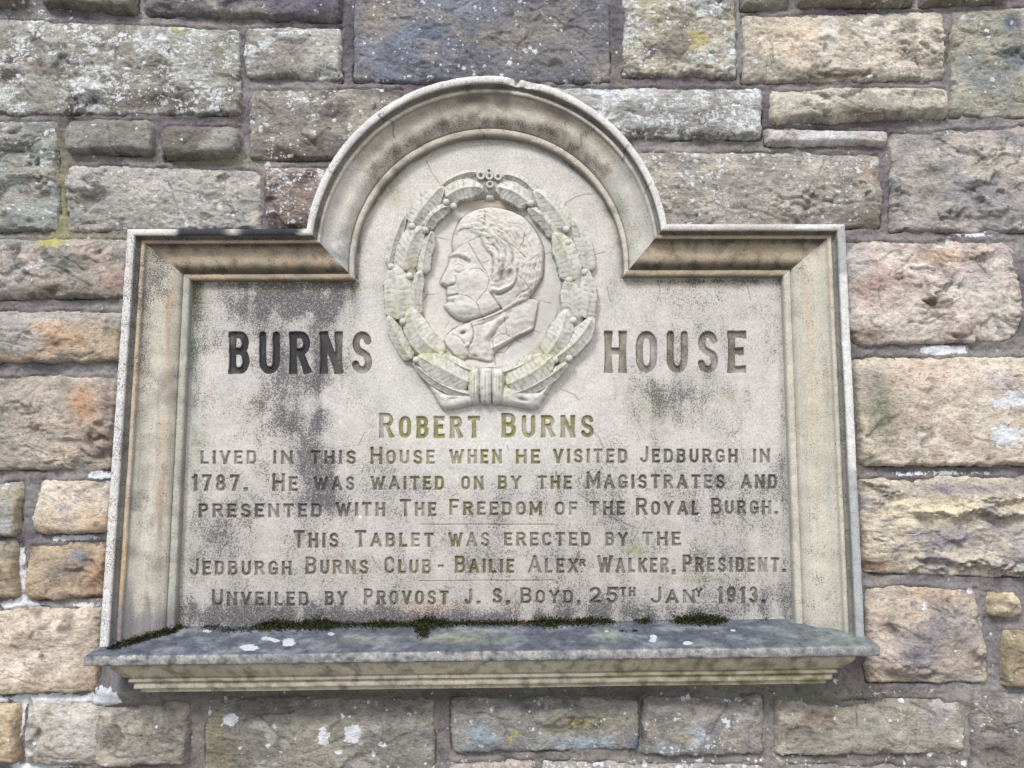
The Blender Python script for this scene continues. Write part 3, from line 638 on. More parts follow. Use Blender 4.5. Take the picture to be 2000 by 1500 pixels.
# text, left, right, top of small capitals, bottom, top of the large initial (or None)
WORDS = [
 ('BURNS', 447, 727, 647, 731, None, 'big'), ('HOUSE', 1181, 1458, 646, 729, None, 'big'),
 ('ROBERT', 741, 938, 813, 856, 807, 'n'), ('BURNS', 980, 1160, 811, 855, 807, 'n'),
 ('LIVED', 392, 500, 880, 907, None, 'n'), ('IN', 533, 571, 880, 907, None, 'n'), ('THIS', 606, 695, 880, 907, None, 'n'),
 ('HOUSE', 724, 849, 879, 907, 873, 'n'), ('WHEN', 878, 980, 878, 906, None, 'n'), ('HE', 1008, 1055, 878, 906, None, 'n'),
 ('VISITED', 1081, 1225, 877, 905, None, 'n'), ('JEDBURGH', 1250, 1441, 877, 904, 872, 'n'), ('IN', 1471, 1504, 877, 904, None, 'n'),
 ('1787.', 375, 482, 927, 960, None, 'n'), ('HE', 532, 581, 931, 960, 925, 'n'), ('WAS', 613, 692, 931, 958, None, 'n'),
 ('WAITED', 724, 867, 930, 957, None, 'n'), ('ON', 901, 944, 930, 957, None, 'n'), ('BY', 973, 1018, 929, 956, None, 'n'),
 ('THE', 1050, 1117, 929, 956, None, 'n'), ('MAGISTRATES', 1146, 1416, 927, 955, 921, 'n'), ('AND', 1448, 1518, 927, 955, None, 'n'),
 ('PRESENTED', 388, 628, 984, 1011, None, 'n'), ('WITH', 656, 752, 981, 1009, None, 'n'), ('THE', 781, 852, 981, 1009, 975, 'n'),
 ('FREEDOM', 878, 1058, 980, 1007, 975, 'n'), ('OF', 1084, 1128, 980, 1007, None, 'n'), ('THE', 1152, 1221, 979, 1007, None, 'n'),
 ('ROYAL', 1243, 1366, 979, 1007, 973, 'n'), ('BURGH.', 1390, 1519, 978, 1005, 973, 'n'),
 ('THIS', 573, 661, 1041, 1070, 1036, 'n'), ('TABLET', 693, 847, 1041, 1069, 1036, 'n'), ('WAS', 876, 956, 1040, 1068, None, 'n'),
 ('ERECTED', 985, 1154, 1040, 1067, None, 'n'), ('BY', 1183, 1226, 1040, 1067, None, 'n'), ('THE', 1255, 1330, 1039, 1066, None, 'n'),
 ('JEDBURGH', 371, 569, 1096, 1124, 1091, 'n'), ('BURNS', 597, 719, 1094, 1122, 1088, 'n'), ('CLUB', 751, 842, 1093, 1121, 1088, 'n'),
 ('-', 855, 873, 1093, 1119, None, 'n'), ('BAILIE', 889, 1004, 1092, 1120, 1086, 'n'), ('ALEX', 1032, 1129, 1091, 1120, 1085, 'n'),
 ('R', 1132, 1144, 1092, 1107, None, 's'), ('.', 1135, 1142, 1111, 1118, None, 's'),
 ('WALKER,', 1167, 1318, 1090, 1119, 1085, 'n'), ('PRESIDENT.', 1334, 1534, 1089, 1118, 1084, 'n'),
 ('UNVEILED', 414, 602, 1156, 1184, 1151, 'n'), ('BY', 635, 678, 1155, 1183, None, 'n'), ('PROVOST', 711, 876, 1154, 1182, 1150, 'n'),
 ('J.', 907, 937, 1150, 1181, None, 'n'), ('S.', 962, 995, 1149, 1180, None, 'n'), ('BOYD,', 1017, 1133, 1153, 1179, 1148, 'n'),
 ('25', 1151, 1208, 1147, 1179, None, 'n'), ('TH', 1211, 1241, 1147, 1165, None, 's'), ('.', 1213, 1219, 1172, 1179, None, 's'), ('.', 1230, 1236, 1172, 1179, None, 's'),
 ('JAN', 1271, 1357, 1152, 1179, 1146, 'n'), ('Y', 1358, 1372, 1149, 1166, None, 's'), ('.', 1364, 1370, 1172, 1179, None, 's'),
 ('1913.', 1402, 1494, 1146, 1179, None, 'n'),
]
STEP = 0.00125
x0 = P(346, 1222, DI)[0] - 0.012; x1 = P(1556, 1222, DI)[0] + 0.012
zb = P(950, 1222, DP)[1] - 0.01; zt = P(950, 262, DP)[1] + 0.02
px_ = np.arange(x0, x1, STEP); pz_ = np.arange(zb, zt, STEP)
PX, PZ = np.meshgrid(px_, pz_)
PU, PV = UV(PX, DP, PZ)
ph = np.full(PX.shape, DP) + 0.00025 * fbm(PX * 40, PZ * 40, 3, 2) + 0.0005 * fbm(PX * 6, PZ * 6, 2, 4)
groove = np.zeros(PX.shape); letter_id = np.zeros(PX.shape, int)
letters = []

def carve(word, l, r, top, bot, bigtop, style):
    wide = {'big': .17, 'n': .185, 's': .22}[style]
    hs = bot - top
    # natural widths
    items = []; x = 0.0
    for i, ch in enumerate(word):
        h = (bot - bigtop) if (i == 0 and bigtop is not None) else hs
        w = GL[ch][0] * h
        items.append((ch, x, w, h)); x += w + hs * (.24 if style != 'big' else .24)
    tot = x - hs * .24
    if word in '.-': sc = 1.0; l0 = l
    else: sc = (r - l) / tot; l0 = l
    sw0 = wide * hs
    for ch, xo, w, h in items:
        rad_px = (wide * hs / 2) if ch not in '.,' else wide * hs / 2 * 1.15
        gl = l0 + xo * sc; gw = w * (sc if ch not in 'I.,' else 1.0)
        if ch in 'I.,': gl += (w * sc - gw) / 2
        # to world through the panel plane; letter box corners
        def W2(a, b):
            uu = gl + rad_px + a * max(gw - 2 * rad_px, 0.01); vv = bot - rad_px - b * (h - 2 * rad_px)
            return P(uu, vv, DP)
        rw = rad_px * 0.00104
        xa, za = P(gl - 6, bot + 8, DP); xb, zb2 = P(gl + gw + 6, bot - h - 6, DP)
        i0, i1 = np.searchsorted(px_, [float(xa), float(xb)]); j0, j1 = np.searchsorted(pz_, [float(za), float(zb2)])
        if i1 - i0 < 2 or j1 - j0 < 2: continue
        Xw = PX[j0:j1, i0:i1]; Zw = PZ[j0:j1, i0:i1]
        ins = np.full(Xw.shape, -1.0)
        for kind, pts in GL[ch][1]:
            q = [tuple(float(t) for t in W2(a, b)) for a, b in pts]
            if kind == 'c':
                ins = np.maximum(ins, rw - seg_dist(Xw, Zw, q))
            else:
                for (ax, az), (bx, bz) in zip(q[:-1], q[1:]):
                    L = math.hypot(bx - ax, bz - az) + 1e-9
                    ux, uz = (bx - ax) / L, (bz - az) / L
                    al = (Xw - ax) * ux + (Zw - az) * uz; pe = np.abs((Xw - ax) * uz - (Zw - az) * ux)
                    tt = np.clip(al / L, 0, 1)
                    rr = rw * (1 + 0.22 * np.abs(2 * tt - 1) ** 3)      # strokes flare a little at their ends
                    ins = np.maximum(ins, np.minimum(rr - pe, L / 2 + rw - np.abs(al - L / 2)))
        zt_ = P(gl, bot - h, DP)[1]; zb_ = P(gl, bot, DP)[1]
        if ch != ',':
            ins = np.minimum(ins, np.minimum(zt_ - Zw, Zw - zb_))
        ins = ins + 0.00035 * perlin(Xw * 420, Zw * 420, 6)
        dep = np.clip((ins + 0.0004) * 2.4, 0, 0.0058 if style == 'big' else 0.0036)
        g = groove[j0:j1, i0:i1]; lid = letter_id[j0:j1, i0:i1]
        letters.append(ch)
        lid[(dep > g) & (ins > -0.0003)] = len(letters)
        np.maximum(g, dep, out=g)

for w in WORDS: carve(*w)
# the two thin rules between the lines
for (ua, va, ub, vb) in ((820, 1024, 1082, 1024), (819, 1135, 1084, 1133)):
    q = [tuple(float(t) for t in P(ua, va, DP)), tuple(float(t) for t in P(ub, vb, DP))]
    dd = seg_dist(PX, PZ, q)
    groove = np.maximum(groove, np.clip((0.0011 - dd) * 2, 0, 0.0016))
CR = [[(832, 312), (842, 335), (858, 358)], [(1104, 398), (1122, 386), (1140, 380), (1158, 379)], [(1150, 506), (1166, 496), (1184, 492)],
      [(1095, 760), (1120, 770), (1132, 782)], [(1155, 840), (1172, 858), (1178, 876)], [(1130, 965), (1160, 985), (1190, 1010), (1240, 1030)],
      [(990, 870), (993, 880)], [(1186, 560), (1192, 590)], [(700, 870), (712, 845)], [(1460, 560), (1466, 585)], [(1285, 548), (1290, 575)]]
crack = np.zeros(PX.shape)
for c in CR:
    q = [tuple(float(t) for t in P(a + 0, b, DP)) for a, b in c]
    dd = seg_dist(PX + 0.0015 * perlin(PX * 90, PZ * 90, 3), PZ, q)
    crack = np.maximum(crack, np.exp(-(dd / 0.0010) ** 2))
ph = ph - groove - 0.0008 * crack
# chips and hollows
ph = ph - 0.0010 * np.maximum(0, fbm(PX * 30, PZ * 30, 3, 44) - 0.55)

B = lambda *a: blob(PU, PV, *a)
n_a = fbm(PX * 9, PZ * 9, 4, 51); n_b = fbm(PX * 25, PZ * 18, 4, 52); n_v = fbm(PX * 34, PZ * 2.6, 4, 53)
darkf = (B(560, 588, 120, 36, .85) + B(470, 640, 80, 60, .35) + B(650, 598, 50, 55, .55) + B(600, 690, 90, 70, .38) + B(540, 790, 40, 80, .38)
         + B(622, 790, 24, 90, .55) + B(570, 820, 60, 60, .30) + B(600, 900, 60, 60, .28) + B(640, 950, 34, 50, .50) + B(560, 985, 80, 26, .38)
         + B(388, 760, 13, 260, .45) + B(1530, 820, 7, 300, .22) + B(450, 1200, 140, 36, .95) + B(700, 1207, 190, 22, .75) + B(950, 1212, 250, 16, .6)
         + B(1180, 1188, 120, 26, .35) + B(1500, 1190, 70, 40, .45) + B(1300, 1200, 200, 18, .30) + B(1310, 790, 70, 60, .34) + B(1420, 1000, 160, 120, .16)
         + B(1340, 760, 150, 40, .15) + B(530, 556, 170, 6, .5) + B(1370, 549, 170, 5, .5) + B(430, 1060, 60, 50, .28) + B(1000, 1100, 600, 120, .14) + B(1380, 620, 160, 90, .10)  # the two thin strips paint the shade under the cornices' inner fillets
         + B(1180, 620, 26, 50, .22) + B(1200, 560, 14, 40, .35) + B(1000, 960, 400, 80, .08) + B(700, 560, 14, 40, .35))
clean = sstep(1.15, .75, np.sqrt(((PU - 955) / 270) ** 2 + ((PV - 620) / 330) ** 2))
darkf = darkf * (1 - .75 * clean)
darkf = np.clip((darkf * 1.08 + .08) * (1 + .15 * n_a + .50 * n_v + .35 * n_b), 0, 1)
pA = np.broadcast_to(lin((198, 192, 180)), PX.shape + (3,)).copy()
pA = mixc(pA, (202, 198, 186), clean)
pA = mixc(pA, (158, 150, 140), .42 * sstep(850, 1190, PV) * (1 + .5 * n_a))
pA = mixc(pA, (176, 172, 164), .4 * sstep(-.2, .5, n_a) * (1 - clean))
pA = mixc(pA, (200, 182, 160), .5 * sstep(.1, .5, n_b) * (B(470, 820, 90, 90, .8) + B(480, 700, 60, 100, .7) + B(1250, 1090, 300, 80, .4) + B(420, 1040, 90, 60, .7)))
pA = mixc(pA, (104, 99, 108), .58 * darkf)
pA = mixc(pA, (196, 176, 142), B(560, 560, 200, 8, .6) + B(1370, 556, 200, 8, .5))
pA = mixc(pA, (200, 156, 128), (B(825, 1190, 60, 12, .55) + B(1010, 1195, 26, 10, .35) + B(860, 1178, 34, 8, .3) + B(655, 1110, 18, 40, .25) + B(1330, 990, 26, 40, .2)) * (1 + n_b))
pA = mixc(pA, (150, 156, 140), B(378, 640, 9, 400, .7) * (1 + n_b))
pA = mixc(pA, (96, 108, 62), B(385, 575, 18, 20, .8) + B(690, 565, 8, 12, .8))
pA = mixc(pA, (158, 158, 118), (B(1245, 1075, 30, 14, .8) + B(1370, 1132, 60, 9, .6) + B(770, 370, 18, 30, .6) + B(1430, 775, 30, 14, .4) + B(1285, 800, 60, 30, .35) + B(390, 870, 16, 30, .4)) * (1 + n_b))
pA = mixc(pA, (84, 80, 68), B(955, 268, 190, 5, .5))  # painted shade in the reveal at the crown of the arch
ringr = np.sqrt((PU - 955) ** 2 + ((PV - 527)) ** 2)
pA = mixc(pA, (104, 100, 90), .75 * np.exp(-((ringr - 262) / 7) ** 2) * (PV < 545) * (1 + n_b))  # dark ring paints the shade under the arch's inner fillet
# grime held in the cut letters
gm = sstep(.0003, .0016, groove)
gcol = np.broadcast_to(lin((118, 111, 100)), PX.shape + (3,)).copy()
gcol = mixc(gcol, (136, 130, 62), (B(930, 900, 240, 130, 1.1) + B(900, 1110, 200, 60, .8) + B(840, 835, 120, 30, .5) + B(1080, 835, 90, 30, .4)) * (1 + .5 * n_b))
gcol = mixc(gcol, (128, 118, 100), B(1300, 690, 170, 60, .9) + B(705, 690, 30, 60, .9))
gcol = mixc(gcol, (46, 45, 50), B(560, 690, 100, 60, 1.5) + B(460, 690, 50, 60, 1.3))
gcol = mixc(gcol, (70, 66, 68), B(630, 960, 60, 60, .7) + B(620, 1170, 120, 20, .6) + B(1300, 900, 150, 30, .4) + B(1310, 990, 60, 20, .6) + B(1330, 1160, 60, 16, .6))
keep = np.clip(.84 + .40 * n_b + B(560, 690, 110, 60, .5), .40, .97)
pA = pA * (1 - (gm * keep)[..., None]) + gcol * (gm * keep)[..., None]
pA = pA * (1 - .55 * crack)[..., None]
spk = np.clip(.24 + darkf * .62 + .20 * (1 - clean) + .14 * n_b * (1 - clean) + .14 * n_a * (1 - clean) + gm * .14, 0, 1)
lw = np.zeros(PX.shape)
for (cu, cv) in ((451, 1010), (703, 1010), (1366, 1005), (1475, 955), (1432, 1003)): lw = lw + B(cu, cv, 6, 6, .5)
pM = np.stack([spk, np.full(PX.shape, .0), B(1245, 1072, 22, 12, .5) + B(1370, 1130, 60, 8, .3) + B(1246, 703, 5, 8, .9) + gm * B(950, 960, 250, 140, .42) + B(1510, 1020, 10, 8, .3), lw], -1)

F = grid_faces(*PX.shape)
fc = F[:, 0]
# keep the rectangle below the cornices and the disc under the arch
acx, acz = P(955, 527, DP); ar = P(955, 262, DP)[1] - acz + 0.012
zrect = float(P(955, 540, DP)[1]) + 0.014
keepf = ((PZ < zrect) | (((PX - acx) ** 2 + (PZ - acz) ** 2) < ar ** 2)).reshape(-1)[F].all(1)
# the lower edge stops just inside the sloping sill
Vp = np.stack([PX, -ph, PZ], -1).reshape(-1, 3)
lf = letter_id.reshape(-1)[F].min(1)
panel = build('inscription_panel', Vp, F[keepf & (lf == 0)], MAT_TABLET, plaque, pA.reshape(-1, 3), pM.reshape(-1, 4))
for i, ch in enumerate(letters):
    fsel = F[keepf & (lf == i + 1)] if False else None
order = np.argsort(lf, kind='stable'); lfs = lf[order]
bounds = np.searchsorted(lfs, np.arange(1, len(letters) + 2))
NAMES = {'.': 'full_stop', ',': 'comma', '-': 'dash'}
pAf = pA.reshape(-1, 3); pMf = pM.reshape(-1, 4)
for i, ch in enumerate(letters):
    sel = order[bounds[i]:bounds[i + 1]]
    if len(sel) < 3: continue
    Fs = F[sel]
    un, inv = np.unique(Fs, return_inverse=True)
    build(NAMES.get(ch, 'incised_numeral' if ch.isdigit() else 'incised_letter'), Vp[un], inv.reshape(-1, 4), MAT_TABLET, panel, pAf[un], pMf[un])

# --- moulded frame
def cove(x): return (1 - x) - 0.175 * math.sin(2 * math.pi * x)
PROF = [(0, -.004), (0, .03), (0, .078), (.004, .0835), (.012, .085), (.07, .0852), (.125, .085), (.137, .0835), (.143, .078), (.147, .0705), (.16, .0690), (.195, .0680),
        (.205, .0695), (.215, .0712), (.25, .0715), (.272, .0705), (.280, .0670)]
PROF += [(.285 + .545 * i / 16, .0375 + .0285 * cove(i / 16)) for i in range(17)]
PROF += [(.836, .0335), (.846, .0325), (.856, .0330), (.862, .0362), (.872, .0366), (.91, .0366), (.955, .0362), (.972, .034), (.980, .028), (.984, .016), (.984, .008)]
PROF = np.array(PROF)

def band(t):
    """0 outer fillet, 1 quirk, 2 bead, 3 cove, 4 inner fillet"""
    return np.digitize(t, [.141, .204, .279, .835])

def sweep(name, OX, OZ, IX, IZ, colour, parent):
    n = len(OX); m = len(PROF)
    tau = PROF[:, 0][None, :]; d = np.broadcast_to(PROF[:, 1][None, :], (n, m)).copy()
    X = OX[:, None] * (1 - tau) + IX[:, None] * tau; Z = OZ[:, None] * (1 - tau) + IZ[:, None] * tau
    nn = fbm(X * 30, Z * 30, 3, 61)
    d = d + .0006 * nn + .0007 * fbm(X * 7, Z * 7, 2, 66)
    # worn arrises
    wear = np.maximum(0, fbm(X * 45, Z * 45, 3, 63) - .18)
    edge = np.isin(np.arange(m), [3, 4, 6, 7, 13, 14, 15, 27 + 9, 27 + 10, 39, 40])[None, :]
    d = d - .0028 * wear * edge
    U, V = UV(X, d, Z)
    # the chip broken out of the crown of the arch
    ch = np.maximum(blob(U, V, 1007, 158, 13, 11, 1), blob(U, V, 1036, 163, 16, 10, .8)) * (tau < .15)
    d = np.where(tau > 0, d - .014 * ch * (1 + .5 * fbm(X * 120, Z * 120, 2, 71)), d)
    T = np.broadcast_to(tau, (n, m))
    C, Mx = colour(U, V, T, X, Z)
    F = grid_faces(n, m)
    return build(name, np.stack([X, -d, Z], -1).reshape(-1, 3), F, MAT_TABLET, parent, C.reshape(-1, 3), Mx.reshape(-1, 4))

def col_common(U, V, T, X, Z, base):
    na = fbm(X * 14, Z * 14, 4, 81); nb = fbm(X * 40, Z * 40, 3, 82)
    b = band(T)
    C = np.broadcast_to(lin(base), T.shape + (3,)).copy()
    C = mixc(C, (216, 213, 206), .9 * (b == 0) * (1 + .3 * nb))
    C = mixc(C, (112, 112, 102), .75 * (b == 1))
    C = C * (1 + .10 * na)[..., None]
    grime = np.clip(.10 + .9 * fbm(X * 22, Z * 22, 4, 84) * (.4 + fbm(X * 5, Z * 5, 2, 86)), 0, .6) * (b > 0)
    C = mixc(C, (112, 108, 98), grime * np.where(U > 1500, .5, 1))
    C = mixc(C, (96, 92, 84), .55 * np.exp(-((T - .284) / .008) ** 2) + .6 * np.exp(-((T - .847) / .010) ** 2) + .5 * (T > .978))  # shade lines painted into the quirks and the inner reveal
    return C, na, nb, b

def col_jamb(U, V, T, X, Z):
    C, na, nb, b = col_common(U, V, T, X, Z, (194, 186, 166))
    ns = fbm(X * 90, Z * 5, 3, 83)
    left = U < 950
    C = mixc(C, (190, 160, 118), (b == 2) * (.7 + .5 * ns) * left)
    C = mixc(C, (196, 156, 116), (b == 3) * np.clip(.55 * np.exp(-((T - .70) / .06) ** 2) * (1 + 1.5 * ns + na), 0, 1) * sstep(1150, 900, V) * left)
    C = mixc(C, (206, 172, 136), (~left) * np.clip(.75 * (np.exp(-((T - .60) / .12) ** 2) + np.exp(-((T - .30) / .05) ** 2)) * (.5 + 1.8 * ns), 0, 1) * sstep(1150, 700, V))
    C = mixc(C, (196, 188, 164), .45 * (b >= 2) * (~left))
    C = mixc(C, (128, 126, 118), np.clip(.6 * (ns - .05), 0, .55) * (b == 3) * left + np.clip(.4 * (ns - .15), 0, .3) * (b == 3) * (~left))
    C = mixc(C, (136, 142, 132), (b == 4) * .35 * left)
    C = mixc(C, (120, 116, 120), .8 * sstep(1150, 1215, V + 30 * ns) * (T > .14) * left + .25 * sstep(1170, 1230, V) * (~left))
    C = mixc(C, (150, 154, 156), .75 * (b == 0) * (~left) * (sstep(905, 925, V) + (V < 535)))
    dk = .44 + .22 * nb + .15 * na + .24 * (b == 1) + .4 * left * blob(U, V, 320, 520, 40, 60, 1) + .25 * left * blob(U, V, 280, 620, 20, 200, 1) + .2 * (b == 0) * left
    return C, np.stack([dk, T * 0, T * 0 + .05 * (b == 3), T * 0], -1)

def col_cornice(U, V, T, X, Z):
    C, na, nb, b = col_common(U, V, T, X, Z, (184, 160, 126))
    C = mixc(C, (168, 156, 130), .5 * sstep(-.1, .4, na) * (b == 3))
    C = mixc(C, (92, 84, 72), .8 * (b == 3) * (sstep(.40, .30, T) + sstep(.68, .80, T) + .4 * sstep(0, .5, nb)))  # shaded top and bottom of the cove painted in, plus random mottling
    C = mixc(C, (58, 60, 68), 1.0 * (b == 0) * (sstep(340, 350, U) * sstep(600, 585, U + (V - 446) * .9)) * (1 - .8 * blob(U, V, 455, 455, 12, 30, 1)))
    C = mixc(C, (196, 190, 176), .6 * (b == 0) * (U > 1200))
    C = mixc(C, (150, 150, 130), .5 * (b == 0) * blob(U, V, 1480, 445, 60, 20, 1))
    dk = .48 + .2 * nb + .2 * (b == 3) * (sstep(.42, .3, T) + sstep(.66, .8, T)) + .25 * (b == 1)  # specks also thicken in the cove's painted shade
    pa = blob(U, V, 1580, 444, 34, 6, 1.0)
    return C, np.stack([dk, T * 0, .12 + T * 0, pa], -1)

def col_arch(U, V, T, X, Z):
    C, na, nb, b = col_common(U, V, T, X, Z, (194, 185, 165))
    ang = np.arctan2(955 - U, 527 - V)      # 0 at the crown, positive to the left
    C = mixc(C, (200, 176, 144), .45 * (b == 3) * np.clip(np.exp(-((ang + .2) / .5) ** 2) * (.6 + na), 0, 1))
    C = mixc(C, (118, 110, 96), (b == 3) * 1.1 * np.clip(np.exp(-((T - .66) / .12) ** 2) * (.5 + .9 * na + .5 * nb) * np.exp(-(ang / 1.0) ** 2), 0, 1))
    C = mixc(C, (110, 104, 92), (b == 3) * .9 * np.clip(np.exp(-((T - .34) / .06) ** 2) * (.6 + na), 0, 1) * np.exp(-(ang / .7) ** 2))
    C = mixc(C, (196, 194, 184), .5 * (np.abs(ang) > .9) * (b == 3))
    C = mixc(C, (150, 156, 154), .7 * blob(U, V, 660, 490, 40, 40, 1) * (1 + nb))
    C = mixc(C, (96, 92, 80), .8 * (b >= 0) * blob(U, V, 620, 440, 10, 16, 1))
    # hairline cracks where the blocks of the arch have opened
    cr = np.zeros(T.shape)
    for a0, t0, t1 in ((.60, 0, .5), (-.86, 0, .3), (-.62, .25, .8), (-1.10, 0, .25), (.05, .8, 1), (1.0, 0, .15)):
        cr = cr + np.exp(-((ang - a0 - .02 * np.sin(T * 17)) / .005) ** 2) * (T >= t0) * (T <= t1)
    C = C * (1 - .6 * np.clip(cr, 0, 1))[..., None]
    dk = .40 + .2 * nb + .15 * na + .35 * (b == 3) * np.exp(-((T - .74) / .1) ** 2) * np.exp(-(ang / 1.0) ** 2) + .2 * (b == 1) + .1 * (b == 0)
    return C, np.stack([dk, T * 0, .05 + T * 0, T * 0], -1)

def rail(pa, pb, n, d):
    a = np.array([float(t) for t in P(*pa, d)]); b = np.array([float(t) for t in P(*pb, d)])
    t = np.linspace(0, 1, n)[:, None]
    q = a * (1 - t) + b * t
    return q[:, 0], q[:, 1]
JL_O, JL_I = (598, 446), (695, 548)
JR_O, JR_I = (1303, 437), (1216, 541)
TL_O, TL_I = (248, 447), (374, 549)
TR_O, TR_I = (1651, 437), (1527, 541)
BL_O, BL_I = (191, 1290), (342, 1262)
BR_O, BR_I = (1691, 1272), (1553, 1262)
def sec(name, o0, o1, i0, i1, n, colour):
    a, b = rail(o0, o1, n, DO); c, e = rail(i0, i1, n, DI)
    return sweep(name, a, b, c, e, colour, plaque)
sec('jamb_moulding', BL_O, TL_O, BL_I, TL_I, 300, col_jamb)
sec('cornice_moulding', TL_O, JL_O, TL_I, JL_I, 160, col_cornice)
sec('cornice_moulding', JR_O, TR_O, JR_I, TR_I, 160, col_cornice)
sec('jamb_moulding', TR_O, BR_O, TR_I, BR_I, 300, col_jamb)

def circle3(p1, p2, p3):
    (x1, y1), (x2, y2), (x3, y3) = p1, p2, p3
    a = np.array([[2 * (x2 - x1), 2 * (y2 - y1)], [2 * (x3 - x1), 2 * (y3 - y1)]])
    b = np.array([x2 ** 2 + y2 ** 2 - x1 ** 2 - y1 ** 2, x3 ** 2 + y3 ** 2 - x1 ** 2 - y1 ** 2])
    cx, cy = np.linalg.solve(a, b)
    return cx, cy, math.hypot(x1 - cx, y1 - cy)
def arc_rail(l, top, r, d, n):
    p = [tuple(float(t) for t in P(*q, d)) for q in (l, top, r)]
    cx, cz, rad = circle3(*p)
    a0 = math.atan2(p[0][1] - cz, p[0][0] - cx); a1 = math.atan2(p[2][1] - cz, p[2][0] - cx)
    if a0 < 0: a0 += 2 * math.pi
    a = np.linspace(a0, a1, n)
    return cx + rad * np.cos(a), cz + rad * np.sin(a)
aox, aoz = arc_rail(JL_O, (953, 147), JR_O, DO, 420)
aix, aiz = arc_rail(JL_I, (955, 266), JR_I, DI, 420)
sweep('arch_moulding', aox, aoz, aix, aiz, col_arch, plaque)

# --- sill and bed mould
def bar(name, prof, xl, xr, zoff, mat, colour, n=520, endk=1.0, parent=plaque):
    """straight moulding with returned ends; prof = [(d, dz)]; xl, xr functions of d; zoff = (z at left, z at right)"""
    m = len(prof)
    X = np.zeros((n, m)); Z = np.zeros((n, m)); D = np.zeros((n, m))
    for j, (d, dz) in enumerate(prof):
        a, b = xl(d), xr(d)
        xx = np.concatenate([[a], np.linspace(a, b, n - 2), [b]])
        X[:, j] = xx
        f = (xx - xl(prof[0][0])) / (xr(prof[0][0]) - xl(prof[0][0]))
        Z[:, j] = zoff[0] * (1 - f) + zoff[1] * f + dz
        D[:, j] = d
    D[1:-1] += .0007 * fbm(X[1:-1] * 14, Z[1:-1] * 20, 3, 91) + .0004 * fbm(X[1:-1] * 60, Z[1:-1] * 90, 3, 92)
    Z[1:-1] += .0010 * fbm(X[1:-1] * 6, D[1:-1] * 2, 3, 93) * .6
    D[0] = 0.0; D[-1] = 0.0         # returned to the wall
    U, V = UV(X, D, Z)
    C, Mx = colour(U, V, X, Z, D)
    return build(name, np.stack([X, -D, Z], -1).reshape(-1, 3), grid_faces(n, m), mat, parent, C.reshape(-1, 3), Mx.reshape(-1, 4))

DS = 0.118
zfl = float(P(165, 1282, DS)[1]); zfr = float(P(1715, 1263, DS)[1])
xfl = float(P(164, 1290, DS)[0]); xfr = float(P(1719, 1275, DS)[0])
zback = float(P(900, 1215, DP)[1]); rise = zback - (zfl + zfr) / 2 + .001
SP_ = [(0.012 + (DS - .003 - .012) * i / 36, rise * (1 - i / 36.0)) for i in range(37)]
SP_ += [(DS - .001, -.0012), (DS, -.004), (DS, -.010), (DS, -.0155), (DS - .002, -.0180), (DS - .006, -.0186), (.09, -.0190), (.02, -.0190)]
def col_sill(U, V, X, Z, D):
    na = fbm(X * 16, D * 34, 4, 95); nb = fbm(X * 60, (D + Z) * 110, 4, 96)
    C = np.broadcast_to(lin((84, 92, 106)), U.shape + (3,)).copy()  # blue of the sky reflected on the top, painted into the tint
    C = mixc(C, (112, 118, 126), sstep(-.1, .5, na))
    C = mixc(C, (138, 144, 116), .7 * blob(U, V, 900, 1245, 80, 14, 1) + .5 * blob(U, V, 1190, 1245, 30, 14, 1) + .4 * blob(U, V, 700, 1250, 40, 10, 1))
    C = mixc(C, (124, 134, 126), .7 * sstep(1450, 1650, U))
    front = sstep(DS - .004, DS - .001, D) * (D > .1)
    C = mixc(C, (158, 154, 148), front * (.80 + .8 * nb))
    C = mixc(C, (120, 122, 126), front * (blob(U, V, 560, 1290, 40, 20, .9) + blob(U, V, 1080, 1280, 26, 20, .7) + blob(U, V, 1650, 1275, 90, 20, .5) + blob(U, V, 1270, 1280, 20, 20, .0)))
    C = C * (1 + .30 * nb + .15 * na)[..., None]
    pa = np.zeros(U.shape)
    for (cu, cv, a, b) in ((488, 1265, 19, 7), (522, 1247, 13, 4), (563, 1255, 14, 9), (538, 1252, 7, 3), (646, 1238, 7, 4), (1185, 1233, 5, 2), (1277, 1243, 8, 4), (1275, 1251, 7, 4), (1343, 1256, 11, 4), (1432, 1231, 5, 2), (405, 1233, 10, 3)):
        pa = pa + blob(U, V, cu, cv, a, b, 1.2)
    edge = np.exp(-((D - DS + .003) / .004) ** 2) * (Z > -1)
    pa = pa + .22 * edge * (1 + 1.5 * nb) + .20 * blob(U, V, 260, 1278, 80, 7, 1)
    dk = .32 + .25 * nb + .1 * front
    return C, np.stack([dk, .0 + U * 0, .10 * blob(U, V, 900, 1245, 300, 20, 1), pa], -1)
sill = bar('sill', SP_, lambda d: xfl + (DS - d) * .25, lambda d: xfr - (DS - d) * .25, (zfl, zfr), MAT_SILL, col_sill)
BP = [(.106, -.0185), (.106, -.022), (.105, -.026), (.1015, -.032), (.0965, -.038), (.0925, -.0435), (.0905, -.0460), (.0855, -.0466), (.0845, -.0485), (.0862, -.0498), (.0866, -.0540), (.0855, -.0562),
      (.0800, -.0568), (.0790, -.0585), (.0805, -.0600), (.0808, -.0680), (.0795, -.0700), (.0740, -.0706), (.0732, -.0720), (.0735, -.0770), (.0720, -.0785), (.04, -.0790), (.0, -.0790)]
